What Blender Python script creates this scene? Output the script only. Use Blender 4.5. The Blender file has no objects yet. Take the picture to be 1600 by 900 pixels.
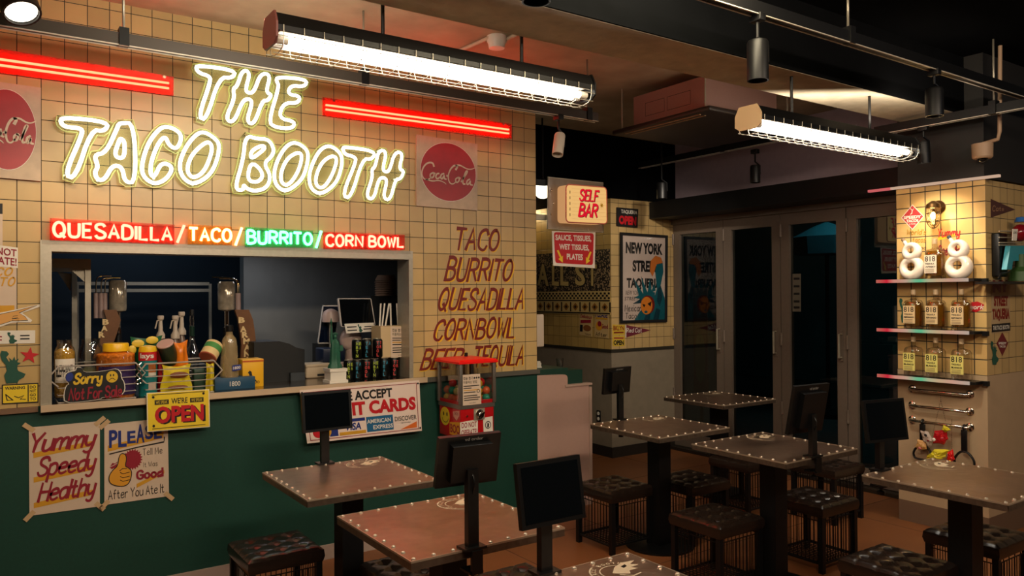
import bpy, bmesh, math, random
from mathutils import Vector as V, Matrix
random.seed(7)
scn = bpy.context.scene
col = scn.collection
PI = math.pi

# ------------------------------------------------------------------ camera, world, lamps, exposure
CAM = V((-3.2355, -4.4011, 1.56)); FPX = 1203.73
YAW, PITCH, ROLL = 0.60199, 0.0083988, -0.0061428
_w = V((math.sin(YAW)*math.cos(PITCH), math.cos(YAW)*math.cos(PITCH), math.sin(PITCH)))
_r0 = V((math.cos(YAW), -math.sin(YAW), 0)); _u0 = _r0.cross(_w)
_r = _r0*math.cos(ROLL)+_u0*math.sin(ROLL); _u = _u0*math.cos(ROLL)-_r0*math.sin(ROLL)
cd = bpy.data.cameras.new('camera'); cam = bpy.data.objects.new('camera', cd); col.objects.link(cam)
cd.sensor_width = 36; cd.lens = FPX/1600*36; cd.clip_start = .05; cd.clip_end = 100
cam.matrix_world = Matrix(((_r.x, _u.x, -_w.x, CAM.x), (_r.y, _u.y, -_w.y, CAM.y), (_r.z, _u.z, -_w.z, CAM.z), (0, 0, 0, 1)))
scn.camera = cam
scn.view_settings.view_transform = 'Standard'; scn.view_settings.look = 'None'
scn.view_settings.gamma = 1; scn.view_settings.exposure = 0.0; scn.view_settings.use_curve_mapping = False
world = bpy.data.worlds.new('night'); scn.world = world; world.use_nodes = True
world.node_tree.nodes['Background'].inputs[0].default_value = (.25, .45, .6, 1)
world.node_tree.nodes['Background'].inputs[1].default_value = .006

def lamp(name, kind, loc, energy, color, aim=None, size=.2, size_y=None, spot=None, blend=.4):
    l = bpy.data.lights.new(name, kind); l.energy = energy; l.color = color
    if kind == 'AREA':
        l.size = size
        if size_y: l.shape = 'RECTANGLE'; l.size_y = size_y
    elif kind == 'SPOT':
        l.spot_size = spot; l.spot_blend = blend; l.shadow_soft_size = size
    else: l.shadow_soft_size = size
    o = bpy.data.objects.new(name, l); col.objects.link(o); o.location = loc
    if aim: o.rotation_euler = (V(aim)-V(loc)).to_track_quat('-Z', 'Y').to_euler()
    return o
WARM = (1, .78, .5); WHITE = (1, .93, .82)
# the room's other ceiling lamps, behind and beside the camera
lamp('ceiling_lamp_light', 'AREA', (-3.4, -2.9, 2.9), 17, (1, .82, .58), (-2.2, 0, 2.0), 1.2, .15)
lamp('ceiling_lamp_light', 'AREA', (-1.2, -2.4, 2.9), 26, (1, .84, .55), (-.5, 0, 1.9), 1.2, .15)
lamp('ceiling_lamp_light', 'AREA', (-2.0, -4.6, 2.9), 50, (1, .8, .6), (-1.0, -2.0, .6), 1.2, .15)
lamp('ceiling_lamp_light', 'AREA', (.4, -4.6, 2.9), 30, (1, .8, .6), (1.96, -1.7, .8), 1.2, .15)
lamp('ceiling_fill_light', 'AREA', (-2.2, -1.5, 2.6), 14, (1, .9, .74), (-2.4, -.9, 3.07), .8, .06)  # added ceiling fill; the tube light has no upward lamp
lamp('ceiling_fill_light', 'AREA', (.9, -1.9, 2.58), 4, (1, .84, .66), (1.2, -1.5, 3.07), 1.2, .06)  # second added fill, brightens the beam and ceiling
# warm track spots; the last of these is an added column fill
lamp('track_or_fill_spot', 'SPOT', (-3.0, -.62, 2.56), 12, WARM, (-2.9, 0, 1.4), .03, spot=1.5, blend=.8)
lamp('track_or_fill_spot', 'SPOT', (1.62, -1.82, 2.42), 38, (1, .86, .66), (1.96, -1.82, 1.3), .03, spot=1.6, blend=.8)
lamp('track_or_fill_spot', 'SPOT', (.5, -2.28, 2.62), 60, (1, .87, .68), (1.96, -1.82, 1.35), .03, spot=.75, blend=.9)  # added fill for the shelf column, no lamp head of its own
lamp('alcove_light', 'POINT', (1.45, 2.6, 2.5), 60, (1, .72, .34), size=.06)
lamp('kitchen_light', 'AREA', (-1.9, .75, 1.84), 3.5, (.95, .95, 1), (-1.9, 1.2, 0), 1.0, .1)
lamp('kitchen_light', 'AREA', (-2.2, 2.6, 2.6), 6, (.5, .75, 1), (-2.0, 2.2, 0), .8)
lamp('street_light', 'AREA', (5.2, .6, 3.4), 50, (.4, .75, .78), (7.5, -.3, 1.0), 1.0)
lamp('track_or_fill_spot', 'SPOT', (1.2, -.5, 2.66), 62, (1, .88, .72), (2.2, 1.105, 1.55), .03, spot=1.2, blend=.8)  # added fill spot, brightens the pillar front
lamp('street_light', 'AREA', (2.0, -5.2, 3.0), 4, (.35, .65, 1), (2.5, -2.5, 2.9), .6)

# ------------------------------------------------------------------ pixel -> place on a plane of the room
def ray(x, y): return _w + _r*((x-800)/FPX) - _u*((y-450)/FPX)
def at(x, y, ax, val):
    d = ray(x, y); return CAM + d*((val-CAM[ax])/d[ax])
def ax_(x, y, v): return at(x, y, 0, v)
def ay_(x, y, v): return at(x, y, 1, v)
def az_(x, y, v): return at(x, y, 2, v)
def ppm(p): return FPX/((V(p)-CAM).dot(_w))
def px(p):
    d = V(p)-CAM; z = d.dot(_w); return (800+FPX*d.dot(_r)/z, 450-FPX*d.dot(_u)/z)

# ------------------------------------------------------------------ materials
def lin(c):
    return tuple((x/255/12.92 if x/255 <= .04045 else ((x/255+.055)/1.055)**2.4) for x in c)
MATS = {}
def mat(name, rgb, rough=.5, metal=0.0, noise=0.0, nscale=30, bump=0.0, spec=.5, coat=0):
    if name in MATS: return MATS[name]
    m = bpy.data.materials.new(name); m.use_nodes = True; MATS[name] = m
    nt = m.node_tree; b = nt.nodes['Principled BSDF']
    c = lin(rgb); b.inputs['Base Color'].default_value = (*c, 1)
    b.inputs['Roughness'].default_value = rough; b.inputs['Metallic'].default_value = metal
    b.inputs['Specular IOR Level'].default_value = spec
    if coat: b.inputs['Coat Weight'].default_value = coat
    if noise or bump:
        g = nt.nodes.new('ShaderNodeNewGeometry')
        t = nt.nodes.new('ShaderNodeTexNoise'); t.inputs['Scale'].default_value = nscale; t.inputs['Detail'].default_value = 5
        nt.links.new(g.outputs['Position'], t.inputs['Vector'])
        if noise:
            r = nt.nodes.new('ShaderNodeMix'); r.data_type = 'RGBA'
            r.inputs[6].default_value = (*[x*(1-noise) for x in c], 1); r.inputs[7].default_value = (*[min(1, x*(1+noise)) for x in c], 1)
            nt.links.new(t.outputs['Fac'], r.inputs[0]); nt.links.new(r.outputs[2], b.inputs['Base Color'])
        if bump:
            bn = nt.nodes.new('ShaderNodeBump'); bn.inputs['Strength'].default_value = bump; bn.inputs['Distance'].default_value = .01
            nt.links.new(t.outputs['Fac'], bn.inputs['Height']); nt.links.new(bn.outputs[0], b.inputs['Normal'])
    return m
def emis(name, rgb, strength=1.0):
    if name in MATS: return MATS[name]
    m = bpy.data.materials.new(name); m.use_nodes = True; MATS[name] = m
    nt = m.node_tree; nt.nodes.remove(nt.nodes['Principled BSDF'])
    e = nt.nodes.new('ShaderNodeEmission'); e.inputs[0].default_value = (*rgb, 1); e.inputs[1].default_value = strength
    nt.links.new(e.outputs[0], nt.nodes['Material Output'].inputs[0]); return m
def clear(name, tint=(1, 1, 1), gloss=.08, rough=.02, diff=None, dfac=0.0):
    """a clear sheet or thin wall: see-through, with a fresnel gloss and, if asked, some milky body"""
    if name in MATS: return MATS[name]
    m = bpy.data.materials.new(name); m.use_nodes = True; MATS[name] = m
    nt = m.node_tree; nt.nodes.remove(nt.nodes['Principled BSDF']); L = nt.links.new
    t = nt.nodes.new('ShaderNodeBsdfTransparent'); t.inputs[0].default_value = (*tint, 1)
    g = nt.nodes.new('ShaderNodeBsdfGlossy'); g.inputs['Roughness'].default_value = rough
    lw = nt.nodes.new('ShaderNodeLayerWeight'); lw.inputs[0].default_value = .25
    ma = nt.nodes.new('ShaderNodeMath'); ma.operation = 'MULTIPLY_ADD'; ma.inputs[1].default_value = .5; ma.inputs[2].default_value = gloss
    L(lw.outputs['Fresnel'], ma.inputs[0])
    mx = nt.nodes.new('ShaderNodeMixShader'); L(ma.outputs[0], mx.inputs[0]); L(g.outputs[0], mx.inputs[2])
    src = t.outputs[0]
    if diff:
        d = nt.nodes.new('ShaderNodeBsdfDiffuse'); d.inputs[0].default_value = (*lin(diff), 1)
        m2 = nt.nodes.new('ShaderNodeMixShader'); m2.inputs[0].default_value = dfac
        L(t.outputs[0], m2.inputs[1]); L(d.outputs[0], m2.inputs[2]); src = m2.outputs[0]
    L(src, mx.inputs[1]); L(mx.outputs[0], nt.nodes['Material Output'].inputs[0]); return m
def tile_mat(name, rgb, grout, pitch, u0, v0, ax='x', gw=.025, rough=.35, var=.18, floor=False):
    if name in MATS: return MATS[name]
    m = bpy.data.materials.new(name); m.use_nodes = True; MATS[name] = m
    nt = m.node_tree; b = nt.nodes['Principled BSDF']; L = nt.links.new
    def M(op, a, c=None, d=None):
        n = nt.nodes.new('ShaderNodeMath'); n.operation = op
        for i, x in enumerate((a, c, d)):
            if x is None: continue
            if isinstance(x, (int, float)): n.inputs[i].default_value = x
            else: L(x, n.inputs[i])
        return n.outputs[0]
    g = nt.nodes.new('ShaderNodeNewGeometry'); s = nt.nodes.new('ShaderNodeSeparateXYZ'); L(g.outputs['Position'], s.inputs[0])
    P = {'x': s.outputs[0], 'y': s.outputs[1], 'z': s.outputs[2]}
    a = M('DIVIDE', M('SUBTRACT', P[ax], u0), pitch); c = M('DIVIDE', M('SUBTRACT', P['y' if floor else 'z'], v0), pitch)
    fa, fc = M('FRACT', a), M('FRACT', c)
    ea = M('ABSOLUTE', M('SUBTRACT', fa, .5)); ec = M('ABSOLUTE', M('SUBTRACT', fc, .5))
    e = M('MAXIMUM', ea, ec)
    mask = M('SMOOTH_MIN', M('MULTIPLY', M('MAXIMUM', M('SUBTRACT', e, .5-gw), 0), 1/gw*1.6), 1, .1)
    cb = nt.nodes.new('ShaderNodeCombineXYZ'); L(M('FLOOR', a), cb.inputs[0]); L(M('FLOOR', c), cb.inputs[1])
    wn = nt.nodes.new('ShaderNodeTexWhiteNoise'); wn.noise_dimensions = '2D'; L(cb.outputs[0], wn.inputs['Vector'])
    tn = nt.nodes.new('ShaderNodeTexNoise'); tn.inputs['Scale'].default_value = 9 if not floor else 3; tn.inputs['Detail'].default_value = 6
    L(g.outputs['Position'], tn.inputs['Vector'])
    k = M('ADD', M('MULTIPLY', wn.outputs['Value'], var), M('MULTIPLY', tn.outputs['Fac'], var*1.4))
    k = M('ADD', k, 1-var*1.2)
    cc = nt.nodes.new('ShaderNodeVectorMath'); cc.operation = 'SCALE'; cc.inputs[0].default_value = lin(rgb); L(k, cc.inputs['Scale'])
    mx = nt.nodes.new('ShaderNodeMix'); mx.data_type = 'RGBA'; L(mask, mx.inputs[0]); L(cc.outputs[0], mx.inputs[6]); mx.inputs[7].default_value = (*lin(grout), 1)
    L(mx.outputs[2], b.inputs['Base Color'])
    L(M('ADD', rough, M('MULTIPLY', mask, .4)), b.inputs['Roughness'])
    bn = nt.nodes.new('ShaderNodeBump'); bn.inputs['Strength'].default_value = .5; bn.inputs['Distance'].default_value = .003
    L(M('SUBTRACT', M('MULTIPLY', tn.outputs['Fac'], .25), mask), bn.inputs['Height']); L(bn.outputs[0], b.inputs['Normal'])
    return m

# ------------------------------------------------------------------ mesh builder
class MB:
    def __init__(s): s.v = []; s.f = []; s.mi = []; s.mats = []; s.sm = []
    def add(s, vs, fs, m, smooth=False):
        if m not in s.mats: s.mats.append(m)
        k = s.mats.index(m); n = len(s.v); s.v += [V(p) for p in vs]
        for f in fs: s.f.append([i+n for i in f]); s.mi.append(k); s.sm.append(smooth)
        return s
    def box(s, a, b, m):
        x0, y0, z0 = a; x1, y1, z1 = b
        vs = [(x, y, z) for z in (z0, z1) for y in (y0, y1) for x in (x0, x1)]
        return s.add(vs, [(0, 2, 3, 1), (4, 5, 7, 6), (0, 1, 5, 4), (2, 6, 7, 3), (0, 4, 6, 2), (1, 3, 7, 5)], m)
    def rbox(s, a, b, m, r=.01, seg=3, M=None):
        bm = bmesh.new(); bmesh.ops.create_cube(bm, size=1)
        c = [(p+q)/2 for p, q in zip(a, b)]; d = [q-p for p, q in zip(a, b)]
        for v in bm.verts: v.co = V((c[0]+v.co.x*d[0], c[1]+v.co.y*d[1], c[2]+v.co.z*d[2]))
        r = min(r, min(abs(x) for x in d)*.48)
        bmesh.ops.bevel(bm, geom=bm.edges[:]+bm.verts[:], offset=r, segments=seg, affect='EDGES', profile=.5)
        bm.verts.index_update()
        vs = [(M @ v.co if M else v.co.copy()) for v in bm.verts]; fs = [[v.index for v in f.verts] for f in bm.faces]; bm.free()
        return s.add(vs, fs, m, True)
    def obox(s, c, hx, hy, hz, m):
        c, hx, hy, hz = V(c), V(hx), V(hy), V(hz)
        vs = [c+hx*i+hy*j+hz*k for k in (-1, 1) for j in (-1, 1) for i in (-1, 1)]
        return s.add(vs, [(0, 2, 3, 1), (4, 5, 7, 6), (0, 1, 5, 4), (2, 6, 7, 3), (0, 4, 6, 2), (1, 3, 7, 5)], m)
    def prism(s, poly, off, m):
        n = len(poly); off = V(off); p = [V(q) for q in poly]
        return s.add(p+[q+off for q in p], [list(range(n))[::-1], list(range(n, 2*n))]+[(i, (i+1) % n, n+(i+1) % n, n+i) for i in range(n)], m)
    def tube(s, pts, r, m, closed=False, seg=8, cap=True):
        pts = [V(p) for p in pts]; n = len(pts)
        rr = r if isinstance(r, (list, tuple)) else [r]*n
        vs = []; prev = None
        for i in range(n):
            if closed: t = pts[(i+1) % n]-pts[i-1]
            else: t = pts[min(i+1, n-1)]-pts[max(i-1, 0)]
            t = t.normalized() if t.length > 1e-9 else V((0, 0, 1))
            if prev is None:
                a = V((0, 0, 1)) if abs(t.z) < .9 else V((1, 0, 0)); nn = (a-t*a.dot(t)).normalized()
            else: nn = (prev-t*prev.dot(t)).normalized()
            prev = nn; bb = t.cross(nn)
            vs += [pts[i]+(nn*math.cos(2*PI*k/seg)+bb*math.sin(2*PI*k/seg))*rr[i] for k in range(seg)]
        fs = []
        for i in range(n if closed else n-1):
            j = (i+1) % n
            for k in range(seg): fs.append((i*seg+k, i*seg+(k+1) % seg, j*seg+(k+1) % seg, j*seg+k))
        if not closed and cap: fs += [list(range(seg))[::-1], [(n-1)*seg+k for k in range(seg)]]
        return s.add(vs, fs, m, True)
    def lathe(s, prof, base, m, seg=20, axis=(0, 0, 1), sy=1.0):
        base = V(base); q = V((0, 0, 1)).rotation_difference(V(axis).normalized())
        vs = []; fs = []
        for r, z in prof:
            for k in range(seg):
                vs.append(base + q @ V((r*math.cos(2*PI*k/seg), r*sy*math.sin(2*PI*k/seg), z)))
        n = len(prof)
        for i in range(n-1):
            for k in range(seg): fs.append((i*seg+k, i*seg+(k+1) % seg, (i+1)*seg+(k+1) % seg, (i+1)*seg+k))
        if prof[0][0] > 1e-6: fs.append(list(range(seg))[::-1])
        if prof[-1][0] > 1e-6: fs.append([(n-1)*seg+k for k in range(seg)])
        return s.add(vs, fs, m, True)
    def ball(s, c, r, m, sc=(1, 1, 1), seg=16):
        vs = []; fs = []; c = V(c); R = seg//2
        for i in range(R+1):
            th = PI*i/R
            for k in range(seg):
                vs.append(c+V((r*sc[0]*math.sin(th)*math.cos(2*PI*k/seg), r*sc[1]*math.sin(th)*math.sin(2*PI*k/seg), r*sc[2]*math.cos(th))))
        for i in range(R):
            for k in range(seg): fs.append((i*seg+k, (i+1)*seg+k, (i+1)*seg+(k+1) % seg, i*seg+(k+1) % seg))
        return s.add(vs, fs, m, True)
    def build(s, name, parent=None, origin=None, label=None, kind=None):
        me = bpy.data.meshes.new(name); o = bpy.data.objects.new(name, me); col.objects.link(o)
        if parent is not None: org = ORG[parent.name]; o.parent = parent
        else:
            org = V(origin) if origin is not None else V((0, 0, 0)); o.location = org
        ORG[o.name] = org
        me.from_pydata([tuple(v-org) for v in s.v], [], s.f)
        for m in s.mats: me.materials.append(m)
        me.polygons.foreach_set('material_index', s.mi); me.polygons.foreach_set('use_smooth', s.sm)
        bm = bmesh.new(); bm.from_mesh(me); bmesh.ops.recalc_face_normals(bm, faces=bm.faces[:])
        for e in bm.edges:
            if len(e.link_faces) == 2 and e.calc_face_angle(0) > .6: e.smooth = False
        bm.to_mesh(me); bm.free(); me.update()
        if label: o['label'] = label
        if kind: o['kind'] = kind
        return o
    def single(s, name, label, cat, group=None, kind=None):
        xs = [v.x for v in s.v]; ys = [v.y for v in s.v]; zs = [v.z for v in s.v]
        o = s.build(name, None, ((min(xs)+max(xs))/2, (min(ys)+max(ys))/2, min(zs)))
        return tag(o, label, cat, group, kind)
ORG = {}
def tag(o, label, cat, group=None, kind=None):
    o['label'] = label; o['category'] = cat
    if group: o['group'] = group
    if kind: o['kind'] = kind
    return o
def thing(name, label, cat, loc=(0, 0, 0), group=None):
    o = bpy.data.objects.new(name, None); col.objects.link(o); o.location = loc; o.empty_display_size = .05
    ORG[o.name] = V(loc); return tag(o, label, cat, group)
def struct(mb, name):
    o = mb.build(name); o['kind'] = 'structure'; return o
def dup(root, loc, rz=0.0, label=None, group=None):
    r = root.copy(); col.objects.link(r); r.location = loc; r.rotation_euler = (0, 0, rz); ORG[r.name] = V(loc)
    if label: r['label'] = label
    if group: r['group'] = group
    for ch in list(root.children):
        c = ch.copy(); col.objects.link(c); c.parent = r
        for g in list(ch.children):
            d = g.copy(); col.objects.link(d); d.parent = c
    return r
def chaikin(p, closed=False, it=2):
    p = [V(q) for q in p]
    for _ in range(it):
        q = []; n = len(p)
        for i in range(n if closed else n-1):
            a, b = p[i], p[(i+1) % n]; q += [a*.75+b*.25, a*.25+b*.75]
        p = q if closed else [p[0]]+q+[p[-1]]
    return p
def arc(cx, cy, rx, ry, a0, a1, n=16): return [(cx+rx*math.cos(math.radians(a0+(a1-a0)*i/n)), cy+ry*math.sin(math.radians(a0+(a1-a0)*i/n))) for i in range(n+1)]

# ------------------------------------------------------------------ lettering
_tc = {}
def tmesh(s, off=0.0):
    k = (s, off)
    if k not in _tc:
        c = bpy.data.curves.new('lettering', 'FONT'); c.body = s; c.size = 1; c.offset = off; c.resolution_u = 3
        o = bpy.data.objects.new('lettering', c); m = o.to_mesh()
        vs = [(v.co.x, v.co.y) for v in m.vertices]; fs = [list(p.vertices) for p in m.polygons]
        o.to_mesh_clear(); bpy.data.objects.remove(o); bpy.data.curves.remove(c)
        x0 = min(v[0] for v in vs); x1 = max(v[0] for v in vs); y0 = min(v[1] for v in vs); y1 = max(v[1] for v in vs)
        _tc[k] = ([((x-x0)/max(x1-x0, 1e-6), (y-y0)/max(y1-y0, 1e-6)) for x, y in vs], fs)
    return _tc[k]
G = {'A': ['0,0 3,10 6,0', '1.2,3.6 4.8,3.6'], 'B': ['0,0 0,10', '~0,10 3,10.2 5.3,8.8 5,6.2 3,5.3 0,5.3', '~0,5.3 3.5,5.4 6,4 5.8,1 3.5,-.1 0,0'],
 'C': ['~6,8 5,10 3,10.2 .4,8.6 -.1,5 .4,1.4 3,-.2 5,0 6,2'], 'D': ['0,0 0,10', '~0,10 2.5,10.2 5.6,9 6.3,5 5.6,1 2.5,-.2 0,0'],
 'E': ['5,10 0,10 0,0 5,0', '0,5.2 4.2,5.2'], 'F': ['5,10 0,10 0,0', '0,5.2 4.2,5.2'], 'G': ['~6,8 5,10 3,10.2 .4,8.6 -.1,5 .4,1.4 3,-.2 5,0 6,2', '6,1 6,4.5 3.5,4.5'],
 'H': ['0,0 0,10', '6,0 6,10', '0,5 6,5'], 'I': ['0,0 0,10'], 'J': ['~4,10 4,2 3,0 1,0 0,2'], 'K': ['0,0 0,10', '5.5,10 0,4.5', '1.6,6 6,0'], 'L': ['0,10 0,0 5,0'],
 'M': ['0,0 .6,10 3.5,3 6.4,10 7,0'], 'N': ['0,0 0,10 6,0 6,10'], 'O': ['@3,5,3.1,5.1'], 'P': ['0,0 0,10', '~0,10 3.5,10.2 6,9 5.8,6 3.5,4.8 0,5'],
 'Q': ['@3,5,3.1,5.1', '3.6,2.6 6.4,-.8'], 'R': ['0,0 0,10', '~0,10 3.5,10.2 5.8,9 5.6,6 3.5,5 0,5', '2.8,5 6,0'], 'S': ['~5.6,8.2 4.8,9.9 2.7,10.3 .3,9.3 .2,6.8 2,5.6 4.2,4.6 6,3.2 5.6,.6 3,-.3 .9,.2 0,1.9'],
 'T': ['0,10 6,10', '3,10 3,0'], 'U': ['~0,10 0,3 .6,.4 3,-.3 5.4,.4 6,3 6,10'], 'V': ['0,10 3,0 6,10'], 'W': ['0,10 1.8,0 3.5,8 5.2,0 7,10'], 'X': ['0,0 6,10', '0,10 6,0'],
 'Y': ['0,10 3,5 6,10', '3,5 3,0'], 'Z': ['0,10 6,10 0,0 6,0'], '/': ['0,-1 4,11'], "'": ['0,10 0,8'], '8': ['@3,7.5,2.5,2.5', '@3,2.5,3,2.6'], '1': ['.5,8 2.5,10 2.5,0'], '0': ['@3,5,2.6,5'],
 '!': ['0,10 0,3', '0,.8 0,0'], ',': ['.8,1 0,-1.5'], '.': ['0,.6 0,0'], '-': ['0,4 3,4'],
 'a': ['~5,5 4.5,6 2.5,6.2 .2,5 0,2 1.5,-.2 3.5,.2 5,2.5', '5,6 5,0'], 'c': ['~4.8,5 3.5,6.2 1.5,6 0,4 .2,1.2 2,-.2 4,.3 5,1.5'], 'd': ['~5,5 4.5,6 2.5,6.2 .2,5 0,2 1.5,-.2 3.5,.2 5,2.5', '5,10 5,0'],
 'e': ['~0,3.2 5,3.4 4.6,5.8 2.8,6.3 .6,5.4 0,3 .6,.6 2.6,-.2 5,1'], 'f': ['~4,9.5 2.8,10.3 1.6,9 1.5,6 1.5,0', '0,6 3.6,6'], 'g': ['~5,5 4.5,6 2.5,6.2 .2,5 0,2 1.5,-.2 3.5,.2 5,2.5', '~5,6 5,-1 4,-3 2,-3.2 .4,-2'], 'h': ['0,0 0,10', '~0,4 1.5,6.2 4,6.4 4.8,5 4.8,0'],
 'i': ['0,0 0,6', '0,8 0,8.8'], 'k': ['0,0 0,10', '4.5,6 0,2.6', '1.5,3.6 5,0'], 'l': ['0,10 0,0'], 'm': ['0,0 0,6', '~0,4 1,6.2 2.8,6.4 3.4,5 3.4,0', '~3.4,4 4.6,6.2 6.4,6.4 7,5 7,0'],
 'n': ['0,0 0,6', '~0,4 1.5,6.2 4,6.4 4.8,5 4.8,0'], 'o': ['@2.5,3,2.5,3.1'], 'p': ['0,-3.5 0,6', '~0,5 1.5,6.2 4,6.2 5.2,3.4 4.4,.6 2.4,-.3 0,1'], 'r': ['0,0 0,6', '~0,3.6 1,5.6 2.4,6.3 3.8,5.8'],
 's': ['~4.2,5 3.2,6.2 1.2,6.2 .2,5 .8,3.6 3,2.8 4.4,1.6 3.8,.1 2,-.3 0,.8'], 't': ['~1.5,9 1.5,1.5 2.2,0 4,.5', '0,6 3.4,6'], 'u': ['~0,6 0,1.5 1,-.2 3,-.1 4.8,2', '4.8,6 4.8,0'], 'x': ['0,6 4.6,0', '0,0 4.6,6'], 'b': ['0,10 0,0', '~0,4 1.5,6.2 4,6.2 5.2,3.4 4.4,.4 2.4,-.3 0,1'], 'v': ['0,6 2.4,0 4.8,6'],
 'w': ['0,6 1.6,0 3.4,5.4 5.2,0 6.8,6'],
 'y': ['~0,6 .2,2.5 1.4,.6 3.2,.8 4.8,2.6', '~4.8,6 4.8,-1 4,-3.2 2,-3.4 .6,-2.4']}
def strokes(text, gap=2.6, space=3.2, slant=0.0, jitter=0.0):
    """single-line lettering -> list of (letter index, polyline) in a box of cap height 10, and its width"""
    out = []; x = 0; rnd = random.Random(text)
    for i, ch in enumerate(text):
        if ch == ' ': x += space; continue
        g = []
        for st in G[ch]:
            if st[0] == '@':
                a, b, c, d = map(float, st[1:].split(',')); p = arc(a, b, c, d, 80, 440, 24)
            else:
                sm = st[0] == '~'; p = [tuple(map(float, q.split(','))) for q in st.lstrip('~').split()]
                if sm: p = [(q.x, q.y) for q in chaikin([(a, b, 0) for a, b in p])]
            g.append(p)
        w = max(q[0] for p in g for q in p); dy = rnd.uniform(-jitter, jitter)
        out += [(i, [(a+x+slant*b, b+dy) for a, b in p]) for p in g]; x += w+gap
    return out, max(q[0] for _, p in out for q in p), min(q[0] for _, p in out for q in p)
def ribbon2(p, w0, w1=None):
    """a brush stroke's outline: left and right rims of a polyline, 2D"""
    w1 = w0 if w1 is None else w1; n = len(p); L = []; R = []
    for i in range(n):
        a = p[max(i-1, 0)]; b = p[min(i+1, n-1)]
        dx, dy = b[0]-a[0], b[1]-a[1]; l = math.hypot(dx, dy) or 1
        if 0 < i < n-1:
            e1 = (p[i][0]-a[0], p[i][1]-a[1]); e2 = (b[0]-p[i][0], b[1]-p[i][1]); l1 = math.hypot(*e1) or 1; l2 = math.hypot(*e2) or 1
            cs = max(-.9, min(1, (e1[0]*e2[0]+e1[1]*e2[1])/l1/l2)); k = min(1.6, 1/math.sqrt((1+cs)/2))
        else: k = 1
        w = (w0+(w1-w0)*i/(n-1))*.5*k; nx, ny = -dy/l*w, dx/l*w
        q = p[i]
        if i == 0: q = (q[0]-dx/l*w0*.35, q[1]-dy/l*w0*.35)
        if i == n-1: q = (q[0]+dx/l*w1*.35, q[1]+dy/l*w1*.35)
        L.append((q[0]+nx, q[1]+ny)); R.append((q[0]-nx, q[1]-ny))
    return L, R
class Face:
    """a flat face in the room, drawn on in its own coordinates: s to the right 0..1, t downwards 0..1, h outwards in metres"""
    def __init__(s, tl, tr, br, bl, n=None):
        s.c = [V(p) for p in (tl, tr, br, bl)]
        s.n = V(n).normalized() if n is not None else (s.c[3]-s.c[0]).cross(s.c[1]-s.c[0]).normalized()
        s.W = ((s.c[1]-s.c[0]).length+(s.c[2]-s.c[3]).length)/2; s.H = ((s.c[3]-s.c[0]).length+(s.c[2]-s.c[1]).length)/2
    def __call__(s, a, b, h=0.0):
        c = s.c; return (c[0]*(1-a)+c[1]*a)*(1-b)+(c[3]*(1-a)+c[2]*a)*b+s.n*h
    def sheet(s, mb, m, th=.002, box=(0, 0, 1, 1), h=0.0):
        a, b, c, d = box; mb.prism([s(a, b, h), s(c, b, h), s(c, d, h), s(a, d, h)], s.n*th, m); return s
    def poly(s, mb, pts, m, h=.003, th=.0006): mb.prism([s(a, b, h) for a, b in pts], s.n*th, m); return s
    def disc(s, mb, cx, cy, rx, ry, m, h=.003, th=.0006, n=32): return s.poly(mb, arc(cx, cy, rx, ry, 0, 360, n)[:-1], m, h, th)
    def text(s, mb, t, box, m, h=.0035, off=.0, slant=0.0):
        a, b, c, d = box; vs, fs = tmesh(t, off)
        mb.add([s(a+(c-a)*x+slant*(y-.5)*(d-b)*s.H/s.W, d+(b-d)*y, h) for x, y in vs], fs, m); return s
    def strokes(s, mb, t, box, m, w=1.6, w1=None, h=.0035, slant=0.0, th=.0006, gap=2.6, jitter=0.0, baseline=None, space=3.2):
        """hand-drawn lettering; box spans the cap height"""
        a, b, c, d = box; st, x1, x0 = strokes(t, gap, space, slant, jitter)
        f = lambda q: (a+(c-a)*(q[0]-x0)/(x1-x0), d+(b-d)*q[1]/10)
        for k_, (i, p) in enumerate(st):
            L, R = ribbon2(p, w, w1); n = len(L); hh = h+.00005*(k_ % 12)
            vs = [s(*f(q), hh+th) for q in L]+[s(*f(q), hh+th) for q in R]
            mb.add(vs, [(k, k+1, n+k+1, n+k) for k in range(n-1)], m)
        return s
    def line(s, mb, pts, w, m, h=.0035, w1=None):
        """a drawn line, width in metres"""
        q = [(a*s.W, b*s.H) for a, b in pts]; L, R = ribbon2(q, w, w1); n = len(L)
        mb.add([s(x/s.W, y/s.H, h) for x, y in L]+[s(x/s.W, y/s.H, h) for x, y in R], [(k, k+1, n+k+1, n+k) for k in range(n-1)], m); return s
def pface(ax, val, tl, tr, br, bl, n): return Face(at(*tl, ax, val), at(*tr, ax, val), at(*br, ax, val), at(*bl, ax, val), n)
NY = (0, -1, 0); NX = (-1, 0, 0)
def yface(tl, tr, br, bl, y=0.0): return pface(1, y, tl, tr, br, bl, NY)
def xface(tl, tr, br, bl, x): return pface(0, x, tl, tr, br, bl, NX)

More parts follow.
